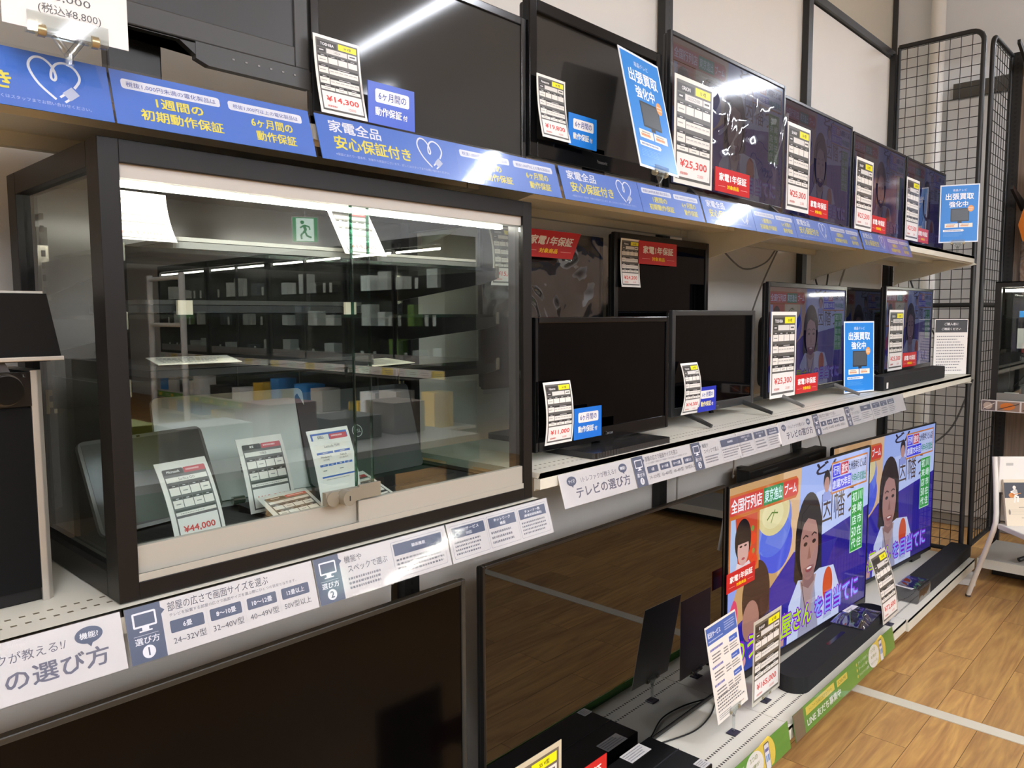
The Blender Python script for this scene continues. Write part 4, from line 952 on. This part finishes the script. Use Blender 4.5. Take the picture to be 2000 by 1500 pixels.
sb = thing('soundbar', 'long soundbar at the right end of the bottom shelf, its near end in plastic', 'soundbar', (3.83, 1.012, .1375))
MB().prism(rrect(0, 0, .105, .070, .012), 0, .945, CLOTH, 'x').build('fabric', sb, None, None, .003)
mb = MB(); mb.prism(rrect(-.002, -.0, .109, .0735, .013), -.012, .17, FILM(.2), 'x', True); mb.build('plastic_wrap', sb)
S = Sheet(); S.micro(.008, .006, .06, .012, 1, '#9a9a98', 2); mb = MB(); board(mb, .085, .024, .0008, ink('#e8e6e2')); S.put(mb, plain); mb.build('label', sb, (-.008, .02, .0735), (R(-90), 0, R(80)))
bag = thing('accessory_bag', 'clear plastic bag of small black parts lying on the flat soundbar', 'plastic bag', (3.19, 1.04, .2005), R(3))
mb = MB(); n = 16; vs = []
for j in range(n+1):
    for i in range(n+1):
        u, v = i/n, j/n; e = min(1, 5*min(u, 1-u))*min(1, 5*min(v, 1-v))
        vs.append((.25*u, .135*v, .004+e*(.020+.006*math.sin(11*u+5*v)+.005*math.sin(17*v-6*u))))
mb.add(vs, [(j*(n+1)+i, j*(n+1)+i+1, (j+1)*(n+1)+i+1, (j+1)*(n+1)+i) for j in range(n) for i in range(n)], FILM(.34), True)
mb.add([(0, 0, .001), (.25, 0, .001), (.25, .135, .001), (0, .135, .001)], [(0, 3, 2, 1)], FILM(.34)); mb.build('plastic_film', bag)
MB().box(.03, .13, .03, .062, .003, .016, M('#1a1a1d', .4)).build('remote_control', bag, bev=.004)
mb = MB(); mb.tube([(.14+.035*math.cos(a*.5)*(1-.01*a), .07+.03*math.sin(a*.5), .006+.0005*a) for a in range(0, 34)], .0035, M('#17171a', .5), 8); mb.build('cable_coil', bag)
mb = MB(); S = Sheet(); S.micro(.008, .006, .07, .013, 1, '#9a9a98', 2); board(mb, .10, .026, .0008, ink('#e9e6e3')); S.put(mb, plain); mb.build('label', bag, (.07, .085, .0335), (R(-90), 0, R(-6)))
rc = thing('disc_recorder', 'flat black recorder with white stickers at the bottom edge of the photo', 'recorder', (1.66, 1.035, .1375))
MB().box(-.22, .277, 0, .215, .004, .056, M('#0e0e0f', .25, .5)).build('case', rc, bev=.003)
MB().box(-.22, .277, .11, .113, .0562, .0568, M('#2c2c2e', .3)).build('seam', rc)
for x, y, w, d in ((.12, .17, .10, .045), (.235, .004, .04, .035)):
    S = Sheet(); S.micro(.004, .004, w-.008, d-.008, 4, '#85858a', 2); mb = MB(); board(mb, w, d, .0006, ink('#dcdad8')); S.put(mb, plain); mb.build('sticker', rc, (x, y, .0572), (R(-90), 0, 0))
for x in (-.19, .25):
    for y in (.03, .2): MB().tube([(x, y, 0), (x, y, .004)], .012, M('#111111', .6), 14).build('foot', rc)
def cable(label, pts, r=.0035, col='#7c7a74', group='cables behind the shelves'):
    sm = []
    P_ = [Vector(p) for p in pts]
    for i in range(len(P_)-1):
        p0, p1, p2, p3 = P_[max(i-1, 0)], P_[i], P_[i+1], P_[min(i+2, len(P_)-1)]
        for k in range(6):
            q = k/6; sm.append(.5*((2*p1)+(p2-p0)*q+(2*p0-5*p1+4*p2-p3)*q*q+(3*p1-p0-3*p2+p3)*q**3))
    o = MB().tube(sm+[P_[-1]], r, M(col, .5), 8).build('cable', None); tag(o, label, 'cable', group)
cable('grey cable hanging under the top shelf behind the splayed leg television', [(2.48, 1.485, 1.74), (2.52, 1.485, 1.60), (2.58, 1.485, 1.485), (2.55, 1.485, 1.2)])
cable('grey cable looping below the top shelf above the lit middle television', [(2.75, 1.485, 1.75), (2.95, 1.485, 1.67), (3.15, 1.485, 1.70), (3.25, 1.485, 1.76)])
cable('dark cable loop beside the third upright under the top shelf', [(3.66, 1.485, 1.73), (3.72, 1.485, 1.62), (3.82, 1.485, 1.60), (3.86, 1.485, 1.74)], .004, '#3a3835')
cable('grey cable drooping diagonally behind the lit middle television', [(3.25, 1.474, 1.76), (3.10, 1.474, 1.60), (2.98, 1.474, 1.42), (2.9, 1.474, 1.2)])
cable('pale cable bundle strand falling behind the dim television near the mesh', [(4.1, 1.485, 1.76), (4.0, 1.485, 1.62), (3.93, 1.485, 1.485), (3.9, 1.485, 1.2)], .005, '#a5a297')
cable('grey cable falling under the middle shelf at the second upright', [(2.46, 1.485, 1.1), (2.50, 1.485, 1.0), (2.47, 1.485, .86), (2.48, 1.485, .5)], .004, '#b5b2a8')
cable('grey cables crossing behind the bright television top', [(3.2, 1.485, 1.1), (3.32, 1.485, 1.0), (3.46, 1.485, .9), (3.52, 1.485, .6)])
cable('grey cable fanning right behind the bright televisions', [(3.3, 1.485, 1.1), (3.5, 1.485, 1.03), (3.75, 1.485, .93), (3.9, 1.485, .7)])
cable('thin security wire from the middle shelf to the mirror dark television', [(2.34, 1.2, 1.10), (2.45, 1.25, .98), (2.54, 1.30, .90), (2.55, 1.30, .905)], .0025, '#8b8a86')
cable('black cable lying on the bottom shelf before the mirror dark television', [(2.36, 1.255, .142), (2.26, 1.22, .142), (2.14, 1.21, .142), (2.02, 1.245, .142), (1.95, 1.262, .15)], .0025, '#151515')
cable('grey cable running down the wire mesh panel', [(4.84, 1.42, 1.75), (4.835, 1.33, 1.5), (4.835, 1.24, 1.34), (4.835, 1.14, 1.16), (4.84, 1.075, 1.08)], .005, '#4b4a47')
cable('dark cable curving low behind the wire mesh panel', [(4.86, 1.06, 1.12), (4.86, 1.15, .85), (4.86, 1.28, .72), (4.85, 1.45, .66)], .005, '#55534f')

# ------------------------------------------------------------------ wire mesh panels
def mesh_panel(label, p0, dirv, width, z0, z1, rad=.013, group='black wire mesh end panels', corner=.06, step=.05, round_at=1):
    t = thing('mesh_panel', label, 'mesh panel', (p0[0], p0[1], z0), math.atan2(dirv[1], dirv[0]), group); h = z1-z0
    c = corner
    fr_ = [(0, 0, 0), (0, 0, h)] if round_at == 1 else [(width, 0, 0), (width, 0, h)]
    if round_at == 1: pts = [(0, 0, 0), (0, 0, h)]; 
    mb = MB()
    path = [(0, 0, 0), (0, 0, h-c)]+[(c-c*math.cos(R(a)), 0, h-c+c*math.sin(R(a))) for a in range(15, 91, 15)]+[(width, 0, h)]
    mb.tube(path, rad, STEELBLK, 12); mb.tube([(width, 0, 0), (width, 0, h)], rad*.8, STEELBLK, 10); mb.tube([(0, 0, 0), (width, 0, 0)], rad, STEELBLK, 10); mb.tube([(0, 0, h*.485), (width, 0, h*.485)], rad, STEELBLK, 10)
    mb.build('tube_frame', t)
    mb = MB(); k = 1
    while step*k < width-.01: mb.tube([(step*k, 0, .01), (step*k, 0, h-.005)], .0021, STEELBLK, 6, caps=False); k += 1
    k = 1
    while step*k < h-.01: mb.tube([(0, .002, step*k), (width, .002, step*k)], .0021, STEELBLK, 6, caps=False); k += 1
    o = mb.build('wire_grid', t)
    return t
mesh_panel('black wire mesh panel closing the shelving run at its right end', (4.80, 1.068), (0, 1), .42, .16, 2.985, step=.054)
mesh_panel('black wire mesh panel turned along the next aisle, right of the end panel', (4.845, 1.035), (1, .0), .455, .19, 2.955, step=.057)

# ------------------------------------------------------------------ end run with guitars at the right
WOODP = GRAIN('#7b6a5c', '#94816f', 3, (30, 30, 1.2), .55)
o = MB().box(5.335, 5.36, -2.4, .985, .4, 3.0, WOODP).build('wood_panel'); tag(o, 'grey brown wood grain back panel of the guitar wall at the right', 'panel')
for y, l in ((1.005, 'black slotted upright beside the guitar wall'), (-.22, 'black slotted upright further along the guitar wall, right of the photo')):
    o = MB().box(0, .03, -.022, .022, 0, 2.97, DOTS('#1d1d1c', '#050505', 2, [(-.006, .006)], .025, .55)).build('shelf_upright', None, (5.305, y, 0)); tag(o, l, 'upright', 'shelving uprights')
for z, l in ((2.9, 'black hook arm at the top of the guitar wall upright'), (2.13, 'black hook arm near the orange guitar')):
    tag(MB().prism([(5.305, z), (5.305, z-.06), (5.0, z+.03), (5.0, z+.05)], .94, .955, STEELBLK, 'y').build('hook_arm'), l, 'hook', 'black hook arms')
g = thing('acoustic_guitar', 'orange guitar hanging on the wood panel at the right edge', 'guitar', (5.17, .745, 2.08))
body = [(0, -.26), (.10, -.25), (.17, -.19), (.195, -.10), (.175, -.02), (.135, .05), (.13, .10), (.145, .16), (.13, .22), (.07, .255), (0, .26)]
out = body+[(-a, b) for a, b in body[-2:0:-1]]
MB().prism(out, 0, .08, M('#c06a1c', .18, .5, coat=.5), 'x', True).build('body', g, None, None, .006)
MB().tube([(-.002, 0, .05), (.002, 0, .05)], .048, M('#120c08', .5), 24).build('sound_hole', g)
MB().box(-.012, .004, -.024, .024, .18, .70, M('#2a1a10', .4)).build('neck', g); MB().box(-.006, .006, -.035, .035, .70, .86, M('#3a2416', .35)).build('headstock', g); MB().box(-.008, 0, -.07, .07, -.12, -.10, M('#20140c', .4)).build('bridge', g)
S = Sheet(); pk = thing('hanging_pack', 'flat reddish wood pack in clear film hanging under the orange guitar', 'pack', (5.30, .74, 1.64))
MB().box(0, .02, 0, .20, 0, .30, GRAIN('#b98a68', '#cda283', 4, (20, 2, 20), .4)).build('panel', pk); MB().box(-.004, -.003, -.004, .204, -.004, .31, FILM()).build('plastic_film', pk); MB().box(-.006, -.0045, .13, .19, .28, .305, M('#d8d6d0', .5)).build('label', pk)
en = thing('shelf_board', 'shelf of the guitar wall carrying the small showcase', 'shelf', (4.87, .98, .985))
MB().box(0, .44, -1.6, .01, -.02, 0, M('#3b3a38', .5)).build('board', en)
mb = MB(); S = Sheet(); board(mb, 1.2, .062, .0012, ink('#cfc8c2'))
rx = 0; random.seed(3)
while rx < 1.14:
    ww = random.uniform(.05, .11); S.rect(rx+.004, .004, ww, .052, random.choice(['#5a463c', '#7d6a60', '#3c3634', '#8e7464', '#6a5a58']), 1); S.ell(rx+ww*.5, .03, ww*.34, .02, random.choice(['#c9702e', '#b9a392', '#4a4442', '#a85a3a']), 2, 14); S.line([(rx+.01, .012), (rx+ww, .046)], .004, random.choice(['#2a2626', '#d9cfc4']), 3); rx += ww+.008
S.put(mb, plain); mb.build('picture_strip', en, (-.004, .035, -.035), (0, 0, R(-90)))
sc = thing('showcase', 'small black glass showcase with a light bar on the guitar wall shelf', 'showcase', (4.92, .985, .9855), R(-90))
FRM = M('#1e1d1c', .4)
mb = MB()
for x in (0, .62): mb.box(x, x+.03, 0, .03, 0, .67, FRM); mb.box(x, x+.03, .30, .33, 0, .67, FRM)
mb.box(.03, .62, 0, .03, .64, .67, FRM); mb.box(.03, .62, 0, .03, 0, .012, FRM); mb.box(0, .65, 0, .33, .665, .67, FRM); mb.box(.03, .62, .32, .33, .0, .64, M('#141413', .3)); mb.box(.03, .62, .02, .33, 0, .01, M('#1b1b1a', .4))
for x in (0, .62): mb.box(x, x+.03, .03, .30, 0, .03, FRM); mb.box(x, x+.03, .03, .30, .64, .67, FRM)
mb.build('frame', sc)
MB().box(.03, .62, .002, .012, .012, .062, M('#9a9891', .35, .5, .5)).build('bottom_rail', sc); MB().box(.03, .62, .006, .010, .062, .64, PANE).build('front_glass', sc)
MB().box(.04, .61, .04, .055, .615, .63, EM('#fff6ea', 45, False)).build('light_tube', sc)
for z in (.47, .30): MB().box(.035, .615, .06, .30, z, z+.006, PANE).build('glass_shelf', sc)
for n_, l, x, y, z, w, d, h, c in (('small_box', 'blue box on the top shelf of the small showcase', .10, .10, .476, .16, .1, .035, '#1f7fc8'), ('small_box', 'grey boxed gadget at the bottom of the small showcase', .12, .1, .0125, .14, .1, .09, '#5c5b59'),
                                ('white_card', 'white card on the middle shelf of the small showcase', .10, .075, .306, .075, .004, .11, '#dedbd4'), ('white_card', 'low white card at the bottom of the small showcase', .055, .06, .0125, .07, .004, .05, '#dedbd4')):
    p = Vector((4.92, .985, .9855))+Matrix.Rotation(R(-90), 3, 'Z') @ Vector((x, y, z))
    tag(MB().box(0, w, 0, d, 0, h, M(c, .5)).build(n_, None, p, (0, 0, R(-90)), .001), l, 'box' if n_ == 'small_box' else 'card')
en2 = thing('shelf_board', 'low cream shelf of the guitar wall behind the white chair', 'shelf', (4.83, .99, .13))
MB().box(0, .46, -1.8, 0, -.012, 0, M('#a9a59b', .5)).build('board', en2); MB().box(-.012, 0, -1.8, 0, -.05, .0, CREAM).build('front_lip', en2)
tag(MB().box(5.0, 5.3, -1.8, .95, .002, .075, M('#2a2927', .6)).build('shelf_plinth'), 'dark recessed plinth under the low guitar wall shelf', 'plinth')
tag(MB().tube([(4.86, .80, .15), (5.2, .52, .26), (5.25, .4, .28)], .012, STEELBLK, 10).build('stand_leg'), 'black folded stand leg lying on the low shelf behind the chair', 'stand')
ps = thing('adapter_box', 'white adapter box lying on the floor under the shelf ends', 'adapter', (4.70, .965, .001), R(14))
MB().box(0, .16, 0, .09, .0, .04, M('#d6d4cf', .4)).build('case', ps, bev=.006); MB().tube([(.16, .045, .02), (.24, .03, .012), (.30, .06, .012)], .01, M('#b9b7b2', .5), 10).build('cable', ps)

# ------------------------------------------------------------------ white chair and book
ch = thing('chair', 'white metal chair facing the aisle at the right edge', 'chair', (4.37, .82, 0), R(-46.8))
WH = M('#e4e0d8', .35, .5)
for s in (0, 1):
    x = .40*s
    MB().tube([(x, .205, .012), (x, .155, .12), (x, .07, .30), (x, .022, .405), (x, .008, .45), (x, .006, .5), (x, .018, .62), (x, .035, .745), (x, .04, .775)], .0125, WH, 14).build('rear_leg', ch)
    MB().tube([(x, -.42, .012), (x, -.39, .2), (x, -.36, .43)], .0125, WH, 12).build('front_leg', ch)
    MB().tube([(x, .205, 0), (x, .205, .014)], .0128, M('#4a4038', .6), 12).build('foot_cap', ch)
MB().box(.008, .392, .012, .032, .60, .778, M('#e9e6df', .4, .5)).build('backrest', ch, bev=.004)
MB().box(.04, .075, .0115, .012, .735, .748, M('#b9b9b4', .5)).build('sticker', ch)
MB().box(.005, .395, -.385, .0, .420, .448, M('#e4e1da', .4, .5)).build('seat', ch, bev=.005)
S = Sheet(); w, h = .155, .225
S.rect(0, .135, w, .075, '#4b4e55', 1); S.ell(.052, .168, .012, .010, '#e8e2d8', 2); S.ell(.050, .186, .008, .009, '#e8e2d8', 2); S.poly([(.030, .168), (.062, .176), (.066, .150), (.034, .145)], '#ece7de', 2)
S.line([(.042, .150), (.065, .140), (.062, .115)], .010, '#ece7de', 2); S.line([(.036, .148), (.052, .135), (.045, .112)], .009, '#e6e0d6', 2); S.ell(.034, .148, .014, .012, '#d08a4c', 3); S.line([(.034, .150), (.080, .158)], .004, '#b87840', 3)
S.micro(.065, .083, .07, .013, 1, '#9a8f80', 2); S.micro(.075, .035, .07, .008, 1, '#a79c8c', 2)
for i in range(5): S.rect(.012, .055+.006*i, .135, .0007, '#a79c8c', 2)
S.ell(.018, .066, .005, .013, '#8a8074', 3)
bk = Matrix.Rotation(R(-46.8), 3, 'Z') @ Vector((.020, -.050, 0))+Vector((4.37, .82, .4485))
sheet_obj('book', S, w, h, 'cream music book with a seated guitar player drawing, propped on the white chair', 'book', bk, (R(-12), 0, R(-46.8)), '#dccfb8', .012)

# ------------------------------------------------------------------ ceiling lamps and added fill lamps
LM = EM('#eff3fd', LAMP_POWER, False)
near = [(2.97, -1.98), (3.78, -3.55), (-.55, -1.4), (-2.2, -1.6), (5.55, -.75), (1.7, -3.6), (.6, -2.9), (-1.4, -3.4)]  # first two match screen reflections, the others added to raise the light level
far_fill = [(x, y) for x in (-4.0, -2.7, -1.4, -.1, 1.2, 2.5, 4.2) for y in (-4.9, -6.5)]  # unseen rows added as low fill light reaching under the shelves
for i, (x, y0) in enumerate(near+far_fill):
    y1 = y0+(1.86 if i == 0 else 1.25); hl = (y1-y0)/2
    l = thing('ceiling_and_fill_lamp', 'long white linear lamp hanging under the ceiling, most of the set added as fill', 'lamp', (x, (y0+y1)/2, 3.20), R(7.5) if i < 2 else 0, 'linear ceiling lamps')
    MB().box(-.04, .04, -hl, hl, 0, .05, M('#dcdad4', .5)).build('housing', l); MB().box(-.032, .032, -hl+.005, hl-.005, -.012, 0, LM).build('diffuser', l)
    for yy in (-.5, .5): MB().tube([(0, yy, .05), (0, yy, .80)], .003, M('#bbbbbb', .4), 6).build('suspension_wire', l)
for i in range(14):
    x, y = -1.2+1.7*(i % 5), -9.5+1.9*(i//5)
    l = thing('downlight', 'small round downlight in the ceiling', 'lamp', (x, y, 3.999), 0, 'round downlights'); MB().tube([(0, 0, -.012), (0, 0, 0)], .07, M('#e5e3dd', .5), 20).build('ring', l); MB().tube([(0, 0, -.015), (0, 0, -.012)], .055, EM('#fff2dd', 160, False), 20).build('diffuser', l)

# ------------------------------------------------------------------ the store across the aisle (seen in the glass)
def case_unit(k, y1):
    y0 = y1-1.60
    t = thing('phone_showcase', ['tall black showcase nearest the guitar wall, mirrored in the cabinet glass', 'tall black showcase second from the guitar wall, mirrored in the cabinet glass', 'tall black showcase third from the guitar wall, mirrored in the cabinet glass', 'tall black showcase farthest along, mirrored in the cabinet glass'][k], 'showcase', (5.0, y0, 0), 0, 'tall black showcases')
    F2 = M('#1a1a1a', .4); mb = MB()
    mb.box(0, .42, 0, 1.6, 2.18, 2.27, F2); mb.box(0, .42, 0, 1.6, .96, 1.0, F2)
    for y in (0, .785, 1.55): mb.box(0, .03 if y == .785 else .42, y, y+.05 if y != .785 else y+.03, 1.0, 2.18, F2)
    mb.box(.40, .42, .05, 1.55, 1.0, 2.18, M('#242424', .5)); mb.build('frame', t)
    MB().box(.004, .008, .05, 1.55, 1.09, 2.18, PANE).build('front_glass', t); MB().box(.0, .012, .05, 1.55, 1.0, 1.09, M('#8d8c88', .4, .5, .4)).build('bottom_rail', t)
    for a in (.07, .83): MB().box(.03, .05, a, a+.70, 2.13, 2.15, EM('#fff4e6', 60, False)).build('light_tube', t)
    for z in (1.38, 1.76): MB().box(.06, .36, .06, 1.54, z, z+.006, PANE).build('glass_shelf', t)
    mb = MB(); S = Sheet(); board(mb, 1.6, .085, .0012, ink('#d9d4c8'))
    for i in range(8): S.rect(.2*i+.004, .006, .19, .073, ['#d8c46a', '#d6d2cc', '#cfe0d2', '#d9cfc9'][(i+k) % 4], 1); S.micro(.2*i+.03, .02, .13, .04, 2, '#8f8c84', 2)
    S.put(mb, plain); mb.build('price_rail', t, (-.012, 1.6, .87), (0, 0, R(-90)))
    mb = MB(); mb.box(-.01, .42, 0, 1.6, .84, .86, M('#55534f', .5)); mb.box(.40, .42, 0, 1.6, .1, .84, M('#2a2927', .6)); mb.box(-.15, .42, 0, 1.6, .36, .385, M('#c9c5ba', .5)); mb.box(-.15, .42, 0, 1.6, .07, .09, M('#c9c5ba', .5)); mb.build('lower_shelves', t)
    mb = MB(); S = Sheet(); board(mb, 1.6, .085, .0012, ink('#5d9c42'))
    for i in range(4): S.rect(.4*i+.05, .02, .1, .045, '#e6cf58', 1); S.micro(.4*i+.17, .02, .16, .045, 2, '#e9ece0', 2)
    S.put(mb, plain); mb.build('promotion_rail', t, (-.155, 1.6, .30), (0, 0, R(-90)))
    random.seed(20+k)
    for z, kinds in ((1.0, 5), (1.386, 6), (1.766, 4)):
        y = y0+.12
        while y < y1-.22:
            big = random.random() < .45
            w = random.uniform(.10, .20) if big else .05; h = random.uniform(.12, .26) if big else .11
            c = random.choice(['#e4e4e2', '#e9e8e4', '#1d8fd0', '#cfcfcc', '#5a5e66', '#e6e6e6', '#7a9a4a']) if big else '#eceae6'
            o = MB().box(0, .12 if big else .004, 0, w, 0, h, M(c, .5)).build('gadget_box' if big else 'price_tag', None, (5.10 if big else 5.08, y, z+.0005), (0, 0, 0), .002)
            tag(o, 'boxed gadget in a tall black showcase across the aisle' if big else 'white price tag in a tall black showcase across the aisle', 'box' if big else 'price tag', 'boxed gadgets in the tall showcases' if big else 'price tags in the tall showcases'); y += w+random.uniform(.06, .22)
    for z in (.387, .092):
        y = y0+.05
        while y < y1-.3:
            w = random.uniform(.16, .32); c = random.choice(['#e6e4dc', '#d9b23a', '#2f7fc0', '#b9b6ae', '#8a4a3c', '#dedede', '#3a3a3a', '#c9a070'])
            o = MB().box(0, .25, 0, w, 0, random.uniform(.14, .36) if z > .2 else random.uniform(.1, .2), M(c, .55)).build('stock_box', None, (4.95, y, z), (0, 0, random.uniform(-.02, .02)), .003)
            tag(o, 'boxed goods on the open shelves under the tall showcases', 'box', 'stock boxes under the showcases'); y += w+random.uniform(.03, .12)
for k in range(4): case_unit(k, -3.45-1.66*k)
ex = thing('exit_sign', 'green exit sign with a running figure hanging from the ceiling', 'exit sign', (5.0, -5.85, 2.35), R(-148))
MB().box(-.15, .15, 0, .04, 0, .30, M('#dfe3dd', .5)).build('case', ex)
S = Sheet(lambda c: EM(c, 4, True, .3)); S.rect(-.14, .01, .28, .28, '#2f8a52', 0); S.rect(-.10, .02, .20, .26, '#d8efe0', 1); G_ = '#1f7a44'
S.ell(.03, .235, .022, .022, G_, 2); S.line([(.015, .205), (-.005, .15), (.01, .12)], .035, G_, 2); S.line([(.012, .2), (.055, .17)], .018, G_, 2); S.line([(.01, .2), (-.045, .185), (-.055, .15)], .018, G_, 2); S.line([(.01, .125), (.045, .09), (.04, .04)], .022, G_, 2); S.line([(0, .125), (-.02, .08), (-.07, .06)], .022, G_, 2)
mb = MB(); S.put(mb, lambda u, v, n: (u, -.001-n, v)); mb.build('face', ex); MB().tube([(0, .02, .30), (0, .02, 1.64)], .008, M('#c9c9c5', .4), 8).build('rod', ex)
rk = thing('garment_rack', 'pale grey pipe rack standing in the aisle, mirrored in the cabinet glass', 'rack', (3.9, -7.6, 0))
mb = MB()
for x, y in ((0, 0), (0, .9)): mb.tube([(x, y, 0), (x, y, 2.0)], .035, M('#b9b7b0', .4), 14)
mb.tube([(0, 0, 1.4), (0, .9, 1.4)], .025, M('#c5c2b6', .4), 12); mb.tube([(0, 0, 1.95), (0, .9, 1.95)], .025, M('#c5c2b6', .4), 12); mb.build('frame', rk)
# aisle table with boxes opposite the big televisions
ta = thing('display_table', 'dark display table with a green skirt standing in the aisle behind the photographer', 'table', (2.2, -1.7, 0))
MB().box(-1.2, 1.2, -.6, .35, .70, .74, M('#8d8a84', .5)).build('table_top', ta); MB().box(-1.2, 1.2, .35, .352, .58, .70, M('#2f6a45', .5)).build('skirt', ta)
for sx in (-1, 1):
    for y in (-.5, .25): MB().box(sx*1.1-.05, sx*1.1+.05, y-.05, y+.05, 0, .70, M('#191919', .5)).build('leg', ta)
MB().box(-1.1, -.2, -.5, .2, .1, .58, M('#2e2b28', .6)).build('drawer_box', ta)
for i, (x, w, h, c) in enumerate(((1.2, .35, .22, '#8a8f3a'), (1.65, .4, .18, '#8d8b86'), (2.15, .3, .26, '#6a2f35'), (2.55, .35, .14, '#46443f'), (3.0, .25, .2, '#85796a'))):
    tag(MB().box(0, w, 0, .3, 0, h, M(c, .5)).build('stock_box', None, (x, -2.0, .7405), None, .004), ['olive box on the aisle table', 'light grey box on the aisle table', 'dark red box on the aisle table', 'grey low box on the aisle table', 'tan box at the end of the aisle table'][i], 'box', 'boxes on the aisle table')
bpy.context.view_layer.update()
